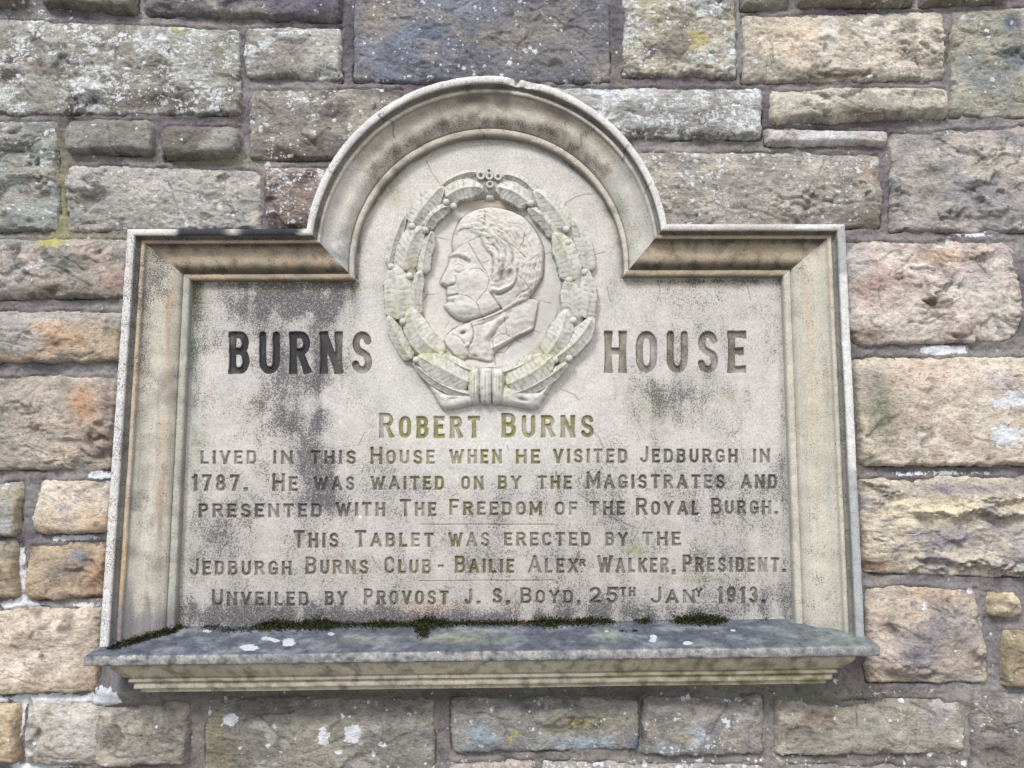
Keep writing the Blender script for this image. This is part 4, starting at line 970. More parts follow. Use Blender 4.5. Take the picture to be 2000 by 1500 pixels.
def col_bed(U, V, X, Z, D):
    na = fbm(X * 12, Z * 12, 4, 97); nb = fbm(X * 40, Z * 50, 4, 98)
    C = np.broadcast_to(lin((190, 178, 150)), U.shape + (3,)).copy()
    C = mixc(C, (196, 182, 154), sstep(-.1, .4, na))
    C = mixc(C, (132, 124, 104), .6 * sstep(-.05, .5, nb) + .25 * sstep(0, .4, na))
    C = mixc(C, (118, 120, 58), (blob(U, V, 1300, 1315, 160, 30, .4) + blob(U, V, 1560, 1330, 120, 30, .6) + blob(U, V, 420, 1320, 200, 12, .3)) * (1 + nb))
    
    return C, np.stack([.34 + .3 * nb, U * 0, .16 + blob(U, V, 1350, 1315, 200, 30, .2), U * 0], -1)
xbl = float(P(214, 1305, .106)[0]); xbr = float(P(1672, 1295, .106)[0])
bar('bed_moulding', BP, lambda d: xbl + (.106 - d) * 1.4 * (d > .07) + .06 * (d <= .07), lambda d: xbr - (.106 - d) * 1.4 * (d > .07) - .06 * (d <= .07), (zfl, zfr), MAT_TABLET, col_bed)

# --- medallion with the carved profile: relief modelled in the 4.546x enlargement's coordinates
QS = 4.546
def q2p(x, y): return 820 + x / QS, 390 + y / QS
MM = 0.001
ms = 0.0009
mcx, mcz = [float(t) for t in P(957, 553, DP)]
ma = 142 * .00105; mb = 170 * .00105
gx = np.arange(mcx - ma, mcx + ma, ms); gz = np.arange(mcz - mb, mcz + mb, ms)
MX, MZ = np.meshgrid(gx, gz)
DM = DP + .0015
mu, mv = UV(MX, DM, MZ)
qx = (mu - 820) * QS; qy = (mv - 390) * QS
HEAD = [(300, 470), (288, 420), (292, 360), (312, 280), (360, 180), (430, 122), (520, 86), (620, 70), (720, 78), (830, 110), (930, 162), (1005, 245), (1062, 335), (1096, 430), (1104, 500),
        (1096, 570), (1098, 640), (1086, 705), (1050, 765), (1000, 840), (960, 900), (860, 960), (760, 1020), (600, 1075), (480, 1098), (400, 1085), (330, 1068), (270, 1024), (232, 972), (212, 938), (232, 925), (252, 910),
        (246, 888), (240, 874), (252, 864), (240, 848), (238, 822), (244, 792), (232, 782), (205, 772), (184, 752), (182, 735), (196, 694), (226, 640), (250, 590), (262, 555), (264, 520), (256, 498)]
COAT = [(410, 1098), (600, 1050), (760, 980), (880, 900), (980, 880), (1062, 892), (1046, 980), (1024, 1100), (1006, 1165), (900, 1215), (830, 1250), (700, 1330), (664, 1360), (650, 1442), (560, 1430), (430, 1400),
        (360, 1440), (300, 1375), (232, 1300), (214, 1250), (256, 1185), (330, 1135), (380, 1115)]
HAIR = [(296, 340), (316, 270), (360, 180), (430, 120), (620, 66), (830, 108), (930, 160), (1062, 330), (1104, 500), (1088, 700), (1000, 840), (900, 825), (860, 740), (858, 650), (800, 606), (740, 650),
        (705, 735), (650, 755), (640, 700), (672, 620), (640, 520), (575, 440), (545, 350), (440, 290), (380, 275)]
def soft(p, n=2):
    for _ in range(n):
        q = []
        for a, b in zip(p, p[1:] + p[:1]): q += [(a[0] * .8 + b[0] * .2, a[1] * .8 + b[1] * .2), (a[0] * .2 + b[0] * .8, a[1] * .2 + b[1] * .8)]
        p = q
    return p
HEAD = soft(HEAD); COAT = soft(COAT, 3)
hd = poly_in(qx, qy, HEAD); ct = poly_in(qx, qy, COAT); hr = poly_in(qx, qy, HAIR)
def blur(a, k, it=2):
    for _ in range(it):
        for ax in (0, 1):
            p = np.concatenate([np.repeat(np.take(a, [0], ax), k, ax), a, np.repeat(np.take(a, [-1], ax), k, ax)], ax)
            c = np.cumsum(p, ax)
            n_ = a.shape[ax]
            a = (np.take(c, range(2 * k, 2 * k + n_), ax) - np.concatenate([np.zeros_like(np.take(c, [0], ax)), np.take(c, range(0, n_ - 1), ax)], ax)) / (2 * k + 1)
    return a
def lip(e, w): return np.sqrt(np.clip(1 - (1 - np.clip(e / w, 0, 1)) ** 2, 0, 1))
def dome(e, Rr, Hh): return np.where(e > 0, Hh * np.sqrt(np.clip(1 - (1 - np.clip(e / Rr, 0, 1)) ** 2, 0, 1)), np.maximum(e * .06, -2.0))
hh_ = np.where(hd > 0, (blur(np.maximum(dome(hd, 230, 15.0), 0), 14) * .85 + 4.5) * lip(hd, 34), hd * .06)
hc_ = np.where(ct > 0, (blur(np.maximum(dome(ct, 110, 8.0), 0), 14) * .8 + 3.2) * lip(ct, 26), ct * .06)
rel = np.maximum(hh_, hc_)
inh = sstep(-2, 14, hd); inc = sstep(-2, 14, ct)
def G(cx, cy, sx_, sy_, h, rot=0):
    c, s = math.cos(rot), math.sin(rot)
    a = (qx - cx) * c + (qy - cy) * s; b = -(qx - cx) * s + (qy - cy) * c
    return h * np.exp(-(a / sx_) ** 2 - (b / sy_) ** 2)
def Rg(pts, w, h, sm=2):
    dd = seg_dist(qx, qy, smooth_pts(pts, sm))
    return h * np.exp(-(dd / w) ** 2)
hair = sstep(-6, 16, hr) * inh
rel = rel + hair * 3.0
rr_ = np.hypot(qx - 500, qy - 640); th_ = np.arctan2(qy - 640, qx - 500)
wv_ = fbm(qx / 150, qy / 150, 2, 35) * 26
rel = rel + hair * (2.3 * fbm((rr_ + wv_) / 24, th_ * 2.6, 3, 36) + .8 * perlin((rr_ + wv_) / 10, th_ * 4, 37)) * (.55 + .45 * sstep(.2, -.2, fbm(qx / 200, qy / 200, 2, 39)))
# hair: sweeping locks
fl = fbm(qx / 130, qy / 130, 2, 33)
ph1 = (np.hypot(qx - 480, qy - 620) / 15.0) + fl * 3.0
rel = rel + hair * (.55 * np.sin(ph1) * (0.35 + .65 * sstep(-.3, .4, fbm(qx / 90, qy / 90, 2, 34)))) * sstep(420, 330, np.hypot(qx - 780, qy - 560)) * .9
for pts, w, h in (
    ([(430, 150), (500, 190), (580, 160)], 14, 1.2), ([(400, 215), (470, 190), (560, 200), (610, 260)], 13, 1.3), ([(470, 240), (540, 230), (600, 300), (640, 330)], 12, 1.1),
    ([(560, 340), (650, 350), (720, 430), (740, 520), (715, 620), (660, 690)], 22, 3.0), ([(650, 330), (760, 420), (800, 520), (780, 600)], 20, 2.4), ([(720, 330), (830, 430), (860, 520), (850, 600)], 18, 1.8),
    ([(570, 400), (640, 470), (690, 560), (670, 640)], 16, 2.2), ([(690, 340), (760, 290), (860, 300), (910, 360)], 16, 1.5), ([(880, 560), (960, 600), (1060, 560)], 16, 1.3), ([(880, 640), (980, 680), (1060, 640)], 16, 1.3), ([(900, 740), (980, 760), (1040, 720)], 14, 1.2)):
    rel = rel + Rg(pts, w, h) * inh
for pts, w, h in (
    ([(600, 370), (690, 460), (715, 560), (680, 650)], 8, -1.6), ([(700, 380), (765, 470), (768, 570)], 8, -1.5), ([(640, 500), (650, 600), (640, 700)], 10, -1.8), ([(770, 390), (830, 480), (820, 600)], 7, -1.2), ([(430, 175), (500, 170), (560, 185)], 6, -.9), ([(440, 230), (520, 215), (580, 250)], 6, -.9),
    ([(690, 560), (740, 600), (745, 650)], 12, -1.8)):
    rel = rel + Rg(pts, w, h) * inh
# the face
face = [G(365, 575, 85, 46, -4.4), G(480, 700, 70, 60, 2.2), G(560, 640, 70, 60, -1.6), G(430, 960, 60, 40, 1.6), G(590, 930, 90, 70, 2.2), G(270, 660, 30, 60, 1.2), Rg([(262, 503), (300, 490), (370, 495), (440, 535)], 17, 2.6), Rg([(278, 528), (350, 522), (440, 565)], 13, -2.2), G(345, 606, 38, 27, 3.4),
        Rg([(302, 592), (340, 566), (398, 598)], 9, 1.5), Rg([(314, 600), (345, 582), (392, 606)], 4.5, -1.6), Rg([(312, 628), (345, 654), (388, 624)], 6, 1.1), Rg([(318, 645), (350, 672), (400, 640)], 7, -.8),
        G(288, 738, 32, 27, 3.2), Rg([(196, 765), (235, 780), (300, 768)], 7, -3.2), Rg([(316, 690), (330, 732), (312, 768)], 8, -1.8), Rg([(262, 560), (232, 640), (205, 715)], 24, 1.6), G(205, 738, 22, 20, 2.2),
        G(450, 720, 90, 70, 2.6), G(450, 860, 90, 60, -1.4), G(575, 800, 60, 110, 1.0), Rg([(240, 868), (300, 859), (338, 852)], 6, -3.2), Rg([(248, 842), (300, 840)], 13, 1.4), Rg([(258, 890), (308, 884)], 15, 2.4), Rg([(246, 918), (300, 922)], 12, -1.8),
        G(318, 990, 82, 60, 3.2), G(500, 990, 130, 60, 2.0), Rg([(326, 760), (352, 812), (338, 850)], 12, -1.3), Rg([(262, 790), (270, 830)], 7, -.9), G(560, 560, 60, 90, -.8)]
rel = rel + sum(face) * inh
# ear
rel = rel + Rg([(748, 700), (760, 645), (808, 620), (850, 655), (848, 735), (805, 785), (745, 805), (700, 836), (655, 812)], 21, 5.6) * inh
rel = rel + (G(733, 700, 26, 46, -6.0) + G(795, 690, 18, 36, -2.4, .2) + G(690, 818, 32, 22, 3.0) + Rg([(640, 760), (690, 770), (735, 745)], 14, 2.5) + Rg([(868, 640), (866, 720), (820, 800), (740, 850), (680, 860)], 10, -3.0)) * inh
# jaw, neck and collar
rel = rel + (Rg([(395, 1088), (540, 1058), (640, 1018), (720, 978)], 11, -5.5) + Rg([(640, 850), (690, 930), (725, 975)], 16, -2.4) + G(940, 850, 42, 24, 3.6) + Rg([(858, 874), (900, 832), (962, 815)], 7, -2.4) + Rg([(890, 880), (900, 850), (925, 835)], 5, -2.0))
rel = rel + (Rg([(415, 1104), (560, 1068), (720, 1006), (870, 905), (985, 884)], 14, 3.2) + Rg([(460, 1122), (740, 1022), (870, 945)], 6, 1.6) + Rg([(450, 1140), (560, 1108), (700, 1050)], 6, -1.4)
             + Rg([(745, 1040), (660, 1110), (598, 1212)], 28, 5.6) + Rg([(560, 1120), (520, 1220), (530, 1330)], 30, -2.6) + Rg([(900, 980), (960, 1060), (950, 1130)], 40, 2.4) + Rg([(690, 1180), (620, 1280), (600, 1380)], 26, -2.0) + .9 * fbm(qx / 70, qy / 45, 3, 15) + Rg([(780, 1060), (700, 1130), (640, 1230)], 12, -1.5) + Rg([(1008, 1150), (890, 1200), (820, 1235), (700, 1296), (650, 1320)], 15, 4.2)
             + Rg([(1010, 1182), (900, 1228), (840, 1256), (700, 1336)], 10, -3.5) + Rg([(850, 1110), (920, 1070), (980, 1080)], 22, 1.6)) * np.maximum(inc, inh)
rel = rel + (G(400, 1155, 55, 28, 4.2) + G(440, 1235, 45, 50, 4.4) + G(385, 1190, 28, 15, -6.0, -.3) + G(430, 1300, 34, 18, 4.6) + Rg([(456, 1110), (482, 1180), (474, 1260), (432, 1318)], 7, -4.0)
             + Rg([(290, 1205), (360, 1225), (400, 1290)], 8, -2.2) + G(330, 1290, 50, 60, 3.0) + Rg([(300, 1370), (400, 1425), (560, 1425), (650, 1440)], 10, 2.0) + Rg([(430, 1340), (440, 1385), (520, 1400)], 8, -2)) * inc
rel = rel + G(690, 600, 50, 110, 2.2) * inh
rel = blur(rel, 1, 2)
rel = rel + .12 * fbm(qx / 12, qy / 12, 3, 12)
CQ = [[(575, 95), (582, 200), (550, 330)], [(300, 300), (380, 268), (470, 280), (550, 330)], [(550, 340), (430, 390), (340, 430), (300, 475)], [(430, 390), (500, 510), (560, 610), (620, 715)], [(555, 580), (620, 560)],
      [(400, 690), (480, 630), (545, 632), (600, 700)], [(620, 730), (600, 810), (505, 920)], [(610, 810), (680, 920), (735, 985)], [(340, 850), (430, 870), (505, 925), (545, 1030), (570, 1080)], [(670, 330), (760, 390), (870, 465), (950, 545)],
      [(870, 465), (915, 400), (945, 275), (990, 262)], [(945, 275), (900, 240), (790, 228)], [(680, 330), (730, 285)], [(1085, 480), (1000, 530), (860, 660)], [(1040, 505), (1075, 590), (1100, 690)], [(860, 680), (930, 740), (985, 820), (990, 880)],
      [(990, 820), (1040, 760), (1085, 700)], [(1100, 480), (1165, 470)], [(985, 880), (1060, 890), (1170, 920)], [(1060, 895), (1035, 1000), (1010, 1160), (1065, 1180)], [(750, 1050), (770, 1190), (690, 1210), (640, 1265)], [(770, 1200), (830, 1240), (900, 1265)],
      [(640, 1265), (665, 1350), (670, 1470)], [(680, 1360), (750, 1355), (830, 1260)], [(150, 340), (260, 355)], [(20, 900), (60, 850), (150, 835)], [(250, 1080), (225, 1140)], [(205, 1280), (260, 1180), (330, 1120)]]
cr = np.zeros(qx.shape)
wq = 10 * fbm(qx / 50, qy / 50, 3, 45)
for c in CQ:
    dd = seg_dist(qx + wq, qy + wq * .6, c)
    cr = np.maximum(cr, np.exp(-(dd / 3.9) ** 2) * (.75 + .25 * np.sin(qx / 31 + qy / 23)))
rel = rel - 1.0 * cr
bust = np.maximum(hd, ct) > -6
ell = np.sqrt(((mu - 957) / 142) ** 2 + ((mv - 553) / 170) ** 2)
hgt = DM + np.maximum(rel, -.5) * MM + .0015 * sstep(.90, .97, ell)
hn = fbm(qx / 160, qy / 160, 4, 77); hn2 = fbm(qx / 40, qy / 40, 4, 78)
cA = np.broadcast_to(lin((200, 196, 184)), qx.shape + (3,)).copy()
cA = mixc(cA, (206, 202, 190), .6 * sstep(-.2, .4, hn))
cA = mixc(cA, (188, 180, 166), .5 * sstep(0, .5, hn2))
cA = mixc(cA, (176, 172, 160), .6 * sstep(600, 1100, qx) * sstep(600, 900, qy) + .0)
cA = mixc(cA, (198, 178, 152), np.clip(1.0 * sstep(150, 60, qy + 60 * ((qx - 640) / 400) ** 2) * (~bust), 0, 1))
cA = mixc(cA, (176, 178, 120), .7 * np.clip(G(700, 200, 130, 70, 1) * (.3 + hn2 * 1.6), 0, 1) + .6 * np.clip(G(850, 370, 20, 50, 1), 0, 1) + .6 * G(330, 1400, 90, 40, 1))
cA = mixc(cA, (112, 104, 84), (G(735, 665, 34, 60, .6) + G(690, 745, 40, 20, .5) + G(640, 1380, 60, 20, .4) + G(400, 1385, 120, 16, .6) + G(385, 1190, 26, 14, .6) + G(900, 1200, 90, 12, .5, -.3)) * (.8 + .8 * hn2))  # shade of the recess before the ear painted in, with darker folds
# darker in the cuts and corners of the carving
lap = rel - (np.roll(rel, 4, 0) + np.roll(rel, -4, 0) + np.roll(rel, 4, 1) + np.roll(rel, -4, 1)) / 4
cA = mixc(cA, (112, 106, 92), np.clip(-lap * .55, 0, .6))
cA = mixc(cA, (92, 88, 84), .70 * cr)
cM = np.stack([.08 + .1 * hn2 + .25 * np.clip(-lap, 0, 1), qx * 0, .18 * G(720, 200, 160, 80, 1) + .15 * G(330, 1400, 120, 60, 1), qx * 0], -1)
F = grid_faces(*MX.shape)
inside = (ell < .985).reshape(-1)[F].all(1); bf = bust.reshape(-1)[F].all(1)
Vm = np.stack([MX, -hgt, MZ], -1).reshape(-1, 3)
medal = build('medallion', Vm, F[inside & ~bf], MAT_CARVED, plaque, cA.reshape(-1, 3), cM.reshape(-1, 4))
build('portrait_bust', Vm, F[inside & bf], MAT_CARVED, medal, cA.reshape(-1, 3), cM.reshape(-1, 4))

# --- laurel wreath
GRN = (196, 193, 180)
def carved_col(X, Z, D, base=GRN, seed=0, extra=None):
    U, V = UV(X, D, Z)
    na = fbm(X * 30, Z * 30, 4, 101 + seed); nb = fbm(X * 90, Z * 90, 3, 102)
    C = np.broadcast_to(lin(base), X.shape + (3,)).copy()
    C = mixc(C, (208, 206, 196), .6 * sstep(-.1, .4, na))
    C = mixc(C, (150, 144, 122), .5 * sstep(.1, .6, nb))
    C = mixc(C, (176, 176, 122), np.clip((.02 + blob(U, V, 840, 690, 60, 14, .8) + blob(U, V, 1060, 700, 40, 30, .6) + blob(U, V, 780, 620, 30, 40, .4) + blob(U, V, 920, 740, 10, 20, .7) + blob(U, V, 990, 750, 16, 16, .8)
              + blob(U, V, 1095, 470, 16, 20, .6) + blob(U, V, 805, 520, 10, 20, .7) + blob(U, V, 860, 355, 14, 10, .7) + blob(U, V, 1112, 550, 8, 14, .7)) * (1 + 1.6 * nb), 0, .8))
    C = mixc(C, (122, 124, 112), .6 * np.clip(blob(U, V, 850, 440, 50, 40, .8) + blob(U, V, 1050, 430, 30, 30, .8), 0, 1) * (.6 + nb) * (np.hypot((U - 957) / 1.0, (V - 553) / 1.15) < 180))  # shaded undersides of the upper inner leaves painted into the colour
    yb = np.clip(.10 + blob(U, V, 840, 690, 50, 12, .35) + blob(U, V, 1060, 690, 40, 20, .25) + blob(U, V, 925, 745, 10, 24, .3), 0, 1)
    dk = .10 + .12 * nb
    return C, np.stack([dk, X * 0, yb, X * 0], -1)

def relief_piece(name, poly, height, Rr, parent, extra=None, step=.0011, base=GRN, d0=DP, prof=None):
    """a carved lump whose outline is poly (photo px): inflated from its edge and sunk below the panel outside it"""
    pw = [tuple(float(t) for t in P(u, v, d0 + height * .4)) for u, v in poly]
    ax = np.array(pw); g0 = ax.min(0) - .004; g1 = ax.max(0) + .004
    X, Z = np.meshgrid(np.arange(g0[0], g1[0], step), np.arange(g0[1], g1[1], step))
    e = poly_in(X, Z, pw)
    d = np.where(e > 0, height * np.sqrt(np.clip(1 - (1 - np.clip(e / Rr, 0, 1)) ** 2, 0, 1)), e * 2.5)
    if prof is not None: d = prof(X, Z, e, d)
    U, V = UV(X, d0 + height, Z)
    if extra is not None: d = d + extra(U, V) * (e > -.001)
    d = d + .0003 * fbm(X * 90, Z * 90, 3, 131)
    D = d0 + d
    C, Mx = carved_col(X, Z, D, base)
    lap_ = d - (np.roll(d, 3, 0) + np.roll(d, -3, 0) + np.roll(d, 3, 1) + np.roll(d, -3, 1)) / 4
    C = mixc(C, (110, 106, 88), np.clip(-lap_ * 900, 0, .7))
    F = grid_faces(*X.shape)
    k = (e.reshape(-1)[F].max(1) > -.0022)
    return build(name, np.stack([X, -D, Z], -1).reshape(-1, 3), F[k], MAT_CARVED, parent, C.reshape(-1, 3), Mx.reshape(-1, 4))

# the body of stone the leaves are cut from
th = np.linspace(0, 2 * np.pi, 720); rt = np.linspace(-1.15, 1.15, 15)
TH, RT = np.meshgrid(th, rt, indexing='ij')
wu = 957 + (168 + 27 * RT) * np.cos(TH); wv = 552 + (191 + 25 * RT) * np.sin(TH)
wx_, wz_ = P(wu, wv, DP + .006)
wd = DP + .0150 * np.sqrt(np.clip(1 - RT ** 2, 0, 1)) ** .7 - .0016 * np.exp(-((((TH * 26 / 6.283 + np.abs(RT) * .8) % 1) - .5) / .1) ** 2) - .003 * (np.abs(RT) > 1) + .0022 * fbm(wx_ * 60, wz_ * 60, 3, 7)
C, Mx = carved_col(wx_, wz_, wd)
C = mixc(C, (132, 130, 118), .45 + 0 * wd)
wreath = build('laurel_wreath', np.stack([wx_, -wd, wz_], -1).reshape(-1, 3), grid_faces(720, 15)[:, ::-1], MAT_CARVED, plaque, C.reshape(-1, 3), Mx.reshape(-1, 4))

def leaf(base, mid, tip, width, lift, seed):
    n, m = 64, 27
    s = np.linspace(0, 1, n); t = np.linspace(-1.18, 1.18, m)
    bx, mx_, tx = [np.array([float(q) for q in P(*p, DP + .012)]) for p in (base, mid, tip)]
    ctrl = 2 * mx_ - (bx + tx) / 2
    c = ((1 - s) ** 2)[:, None] * bx + (2 * s * (1 - s))[:, None] * ctrl + (s ** 2)[:, None] * tx
    dc = np.gradient(c, axis=0); dc /= np.linalg.norm(dc, axis=1)[:, None]
    nrm = np.stack([-dc[:, 1], dc[:, 0]], 1)
    L = np.linalg.norm(tx - bx)
    w = width * .98 * .00104 / 2 * (np.clip(.86 + 1.1 * s, 0, 1) * np.clip((1 - s) / .34, 0, 1) ** .62)
    w = w * (.25 + .75 * np.clip(s / .10, 0, 1) ** .5) + .0004
    S, T = np.meshgrid(s, t, indexing='ij')
    jag = 1 + .07 * fbm(S * 7, T * 0 + (T > 0), 3, seed + 50)
    T = T * np.where(np.abs(T) > .5, jag, 1)
    X = c[:, 0][:, None] + nrm[:, 0][:, None] * w[:, None] * T; Z = c[:, 1][:, None] + nrm[:, 1][:, None] * w[:, None] * T
    aT = np.minimum(np.abs(T), 1)
    h = (lift * .8 + .0075) * (.66 + .34 * sstep(0, .5, S)) + .0085 * (1 - aT ** 1.15) * sstep(1.0, .86, S)        # folded blade
    h = h + .0019 * np.exp(-(T / .08) ** 2) * (S < .95) + .0010 * np.exp(-((aT - .93) / .07) ** 2)     # midrib and rolled edge
    k = L / .0105
    vein = ((S * k - aT * .9 + .35 * np.sin(T * 3 + seed)) % 1.0)
    h = h - .0007 * np.clip(1 + 1.4 * fbm(X * 60, Z * 60, 2, seed + 9), 0, 1) * np.exp(-((vein - .5) / .12) ** 2) * sstep(.12, .3, aT) * sstep(.92, .7, aT) * (S < .93) * (S > .06)
    h = np.where(np.abs(T) > 1.0, -.002, h)
    h = h + .0004 * fbm(X * 80, Z * 80, 3, seed)
    h = h * np.where(S > .995, .2, 1)
    D = DP + h
    C, Mx = carved_col(X, Z, D, seed=seed % 5)
    C = mixc(C, (104, 100, 84), .60 * np.clip(1 + 1.4 * fbm(X * 60, Z * 60, 2, seed + 9), 0, 1) * np.exp(-((vein - .5) / .08) ** 2) * (aT > .12) * (aT < .92) * (S < .93) + .5 * (np.abs(T) > .98))
    return build('laurel_leaf', np.stack([X, -D, Z], -1).reshape(-1, 3), grid_faces(n, m), MAT_CARVED, wreath, C.reshape(-1, 3), Mx.reshape(-1, 4))

LEAVES = [
 ((863, 364), (895, 346), (934, 338), 20, .006), ((872, 388), (905, 372), (946, 372), 44, .014), ((806, 438), (832, 402), (868, 364), 48, .012), ((830, 450), (850, 420), (886, 404), 32, .010),
 ((792, 530), (802, 480), (830, 446), 50, .014), ((826, 535), (832, 490), (846, 452), 30, .010), ((760, 520), (772, 470), (794, 418), 24, .006), ((778, 625), (778, 570), (768, 518), 58, .014),
 ((812, 618), (812, 570), (824, 527), 30, .010), ((866, 694), (820, 655), (805, 598), 54, .014), ((803, 702), (778, 660), (758, 616), 30, .008), ((918, 748), (868, 724), (815, 696), 54, .018),
 ((916, 770), (860, 750), (806, 708), 24, .009), ((1066, 696), (1092, 655), (1106, 604), 50, .016), ((1084, 700), (1128, 664), (1158, 618), 42, .012), ((990, 752), (1040, 728), (1082, 694), 56, .019),
 ((1008, 768), (1060, 744), (1112, 706), 30, .011), ((980, 728), (1020, 714), (1060, 690), 28, .010), ((935, 728), (896, 714), (862, 690), 26, .009), ((1118, 625), (1116, 585), (1106, 546), 44, .014),
 ((1142, 622), (1148, 580), (1144, 524), 36, .012), ((1116, 550), (1106, 500), (1080, 454), 50, .014), ((1148, 530), (1140, 480), (1116, 424), 34, .009), ((1108, 450), (1082, 410), (1042, 372), 50, .013),
 ((1086, 464), (1062, 430), (1030, 407), 30, .010), ((1034, 398), (1000, 378), (968, 370), 44, .014), ((1042, 374), (1014, 352), (980, 344), 22, .007),
]
for i, (b, mI, tI, w, lf_) in enumerate(LEAVES): leaf(b, mI, tI, w, lf_, i + 3)

def ball(name, u, v, r_px, d, parent, ring=False):
    x, z = [float(t) for t in P(u, v, d)]
    r = r_px * .00102
    n, m = 14, 20
    a = np.linspace(0, math.pi * .62, n); b = np.linspace(0, 2 * np.pi, m)
    A_, B_ = np.meshgrid(a, b, indexing='ij')
    dep = d + r * np.cos(A_) * .9
    X = x + r * np.sin(A_) * np.cos(B_); Z = z + r * np.sin(A_) * np.sin(B_)
    if ring: dep = dep - r * 1.1 * np.exp(-(A_ / .55) ** 2)
    C, Mx = carved_col(X, Z, dep)
    C = mixc(C, (200, 200, 194), .4 + 0 * A_)
    if ring: C = mixc(C, (118, 96, 82), .8 * np.exp(-(A_ / .45) ** 2))
    C = mixc(C, (104, 100, 88), .8 * sstep(1.3, 1.8, A_))
    return build(name, np.stack([X, -dep, Z], -1).reshape(-1, 3), grid_faces(n, m), MAT_CARVED, parent, C.reshape(-1, 3), Mx.reshape(-1, 4))
for (u, v) in ((805, 442), (831, 450), (872, 395), (886, 403), (800, 539), (764, 521), (787, 628), (1036, 397), (1106, 448), (1142, 532), (1111, 547), (1120, 626), (1084, 703), (1111, 700), (813, 703), (1108, 474)):
    ball('berry', u, v, 7.2, DP + .021, wreath)
for (u, v, r_) in ((939, 344, 9.5), (956, 345, 8.5), (973, 346, 8.5), (955, 335, 7.0), (957, 361, 8.5)):
    ball('berry_cup', u, v, r_, DP + .018, wreath, True)
relief_piece('bead_stem', [(945, 350), (968, 350), (966, 392), (948, 392)], .010, .008, wreath)

# ribbon bow
bow = relief_piece('ribbon_tail', [(1000, 745), (1030, 762), (1052, 762), (1070, 740), (1080, 742), (1076, 760), (1052, 797), (1040, 801), (1000, 793), (966, 790), (968, 752)], .020, .020, plaque,
                   extra=lambda U, V: -.0045 * np.exp(-(((U - 1020) / 13) ** 2 + ((V - 780 + (1020 - U) * .18) / 4) ** 2)) + .0015 * np.exp(-((U - 1058 - (780 - V) * .45) / 3) ** 2), base=(198, 196, 184))
relief_piece('ribbon_tail', [(834, 749), (842, 748), (872, 768), (930, 766), (930, 790), (884, 800), (868, 802), (860, 796)], .017, .014, plaque,
             extra=lambda U, V: -.003 * np.exp(-(((U - 884) / 10) ** 2 + ((V - 778) / 2.5) ** 2)) + .0015 * np.exp(-((U - 870 + (V - 780) * .0) / 2.5) ** 2), base=(198, 196, 184))
for i, (a, b_, hgt_) in enumerate(((914, 939, .028), (936, 962, .030), (959, 986, .029))):
    relief_piece('ribbon_band', [(a, 722), (a + 4, 717), (b_ - 4, 717), (b_, 722), (b_ + 1, 755), (b_ - 1, 786), (b_ - 6, 792), (a + 6, 792), (a + 1, 786), (a - 1, 755)], hgt_, .011, plaque,
                 extra=lambda U, V: -.013 * sstep(752, 794, V) ** 2 - .010 * sstep(738, 716, V) ** 2 + .0008 * np.sin(U * .9), base=(202, 200, 190))

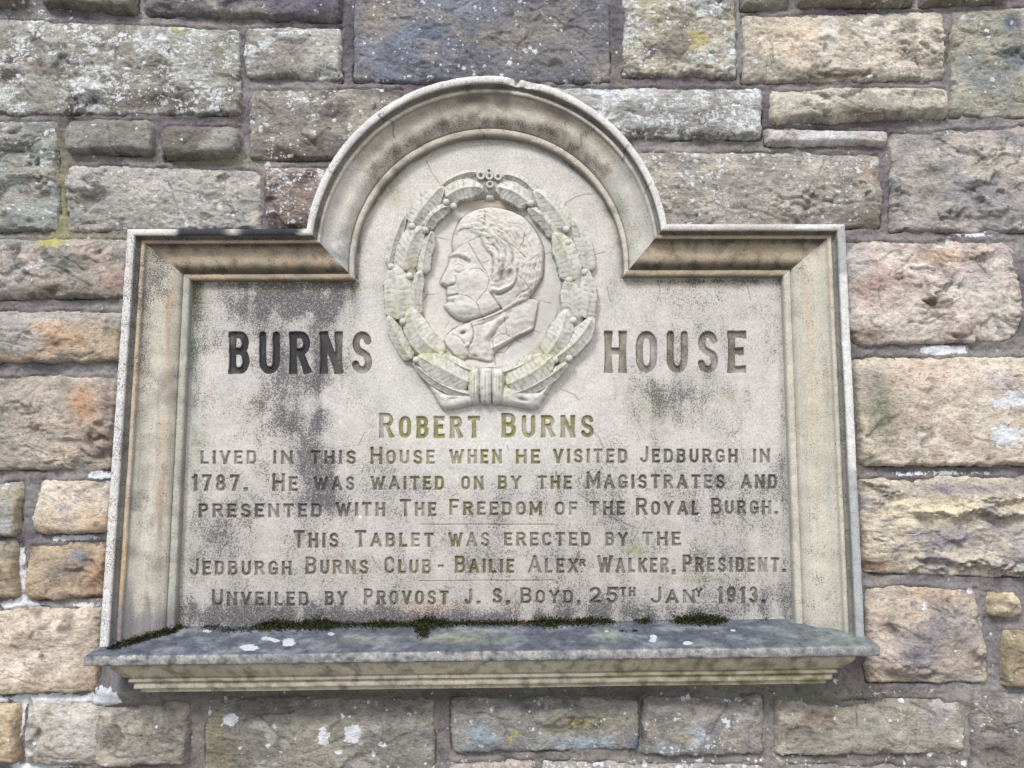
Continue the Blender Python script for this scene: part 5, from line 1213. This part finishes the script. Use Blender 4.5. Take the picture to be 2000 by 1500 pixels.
# ------------------------------------------------------------------ moss along the back of the sill
def moss():
    rs = np.random.RandomState(9)
    mm = bpy.data.materials.new('moss_cushion'); mm.use_nodes = True
    b = mm.node_tree.nodes['Principled BSDF']; b.inputs['Roughness'].default_value = 1
    b.inputs['Specular IOR Level'].default_value = .1
    a = mm.node_tree.nodes.new('ShaderNodeAttribute'); a.attribute_name = 'base_tint'
    mm.node_tree.links.new(a.outputs['Color'], b.inputs['Base Color'])
    pts = []
    def sill_z(x, d):
        f = (x - xfl) / (xfr - xfl)
        return zfl * (1 - f) + zfr * f + rise * (1 - (d - .012) / (DS - .015))
    def add(u, v, d, su, n, rad, hgt):
        x, _ = P(u, v, d)
        for _i in range(int(n * 1.15)):
            xx = float(x) + rs.randn() * su; dd = d + rs.randn() * rad
            if dd < .016: dd = .016 + rs.rand() * .004
            pts.append((xx, dd, sill_z(xx, dd) + abs(rs.randn()) * hgt * np.exp(-((dd - d) / (rad * 1.5)) ** 2)))
    uu = 352
    dens = lambda u: np.clip(1.1 + 1.3 * math.sin(u / 41.) + .9 * math.sin(u / 17. + 2) + .8 * math.sin(u / 97. + 1), 0.0, 3)
    while uu < 1545:
        k = dens(uu)
        if uu > 1160 and 1172 > uu: k = 0
        if 1265 < uu < 1320: k = 0.15
        if uu > 1430: k *= .5
        if 500 < uu < 1150: k = max(k, .9)
        add(uu, 1217, .024, .004, int(26 * k), .0032 + .0016 * k, .0026 + .0016 * k)
        uu += 4
    for s_ in np.linspace(0, 1, 40):       # the band that follows the foot of the left jamb
        u = 345 - 125 * s_
        add(u, 1222, .030 + .062 * s_, .004, int(70 * (1 - .55 * s_)), .0065 * (1 - .5 * s_), .0045)
    add(828, 1240, .050, .006, 330, .010, .004); add(818, 1232, .036, .005, 240, .008, .004)
    add(1080, 1222, .032, .006, 120, .006, .004); add(1215, 1243, .055, .004, 26, .002, .0015); add(1240, 1243, .055, .004, 26, .002, .0015)
    add(475, 1226, .034, .03, 200, .005, .003)
    p = np.array(pts); n = len(p)
    ang = rs.rand(n) * 2 * np.pi; sz_ = .0010 + .0012 * rs.rand(n); up = .0008 + .0014 * rs.rand(n)
    dx = np.cos(ang) * sz_; dy = np.sin(ang) * sz_
    lean = rs.randn(n, 2) * .0012
    V = np.zeros((n, 4, 3))
    V[:, 0] = np.stack([p[:, 0] - dx, -(p[:, 1] - dy), p[:, 2] - .001], 1)
    V[:, 1] = np.stack([p[:, 0] + dx, -(p[:, 1] + dy), p[:, 2] - .001], 1)
    V[:, 2] = np.stack([p[:, 0] + dx * .4 + lean[:, 0], -(p[:, 1] + dy * .4 + lean[:, 1]), p[:, 2] + up], 1)
    V[:, 3] = np.stack([p[:, 0] - dx * .4 + lean[:, 0], -(p[:, 1] - dy * .4 + lean[:, 1]), p[:, 2] + up], 1)
    base = np.array([(50, 60, 28), (32, 38, 20), (78, 84, 40), (74, 56, 38)])[rs.choice(4, n, p=[.4, .28, .20, .12])]
    C = lin(base)[:, None, :] * np.array([.7, .7, 1.2, 1.2])[None, :, None]
    u_, v_ = UV(p[:, 0], p[:, 1], p[:, 2])
    red = np.abs(u_ - 1020) < 9
    C[red] = lin((110, 72, 52))
    o = build('moss', V.reshape(-1, 3), np.arange(n * 4).reshape(-1, 4), mm, None, C.reshape(-1, 3), None, smooth=False)
    tag(o, 'dark green moss growing along the back edge of the tablet sill', 'moss', kind='stuff')
moss()
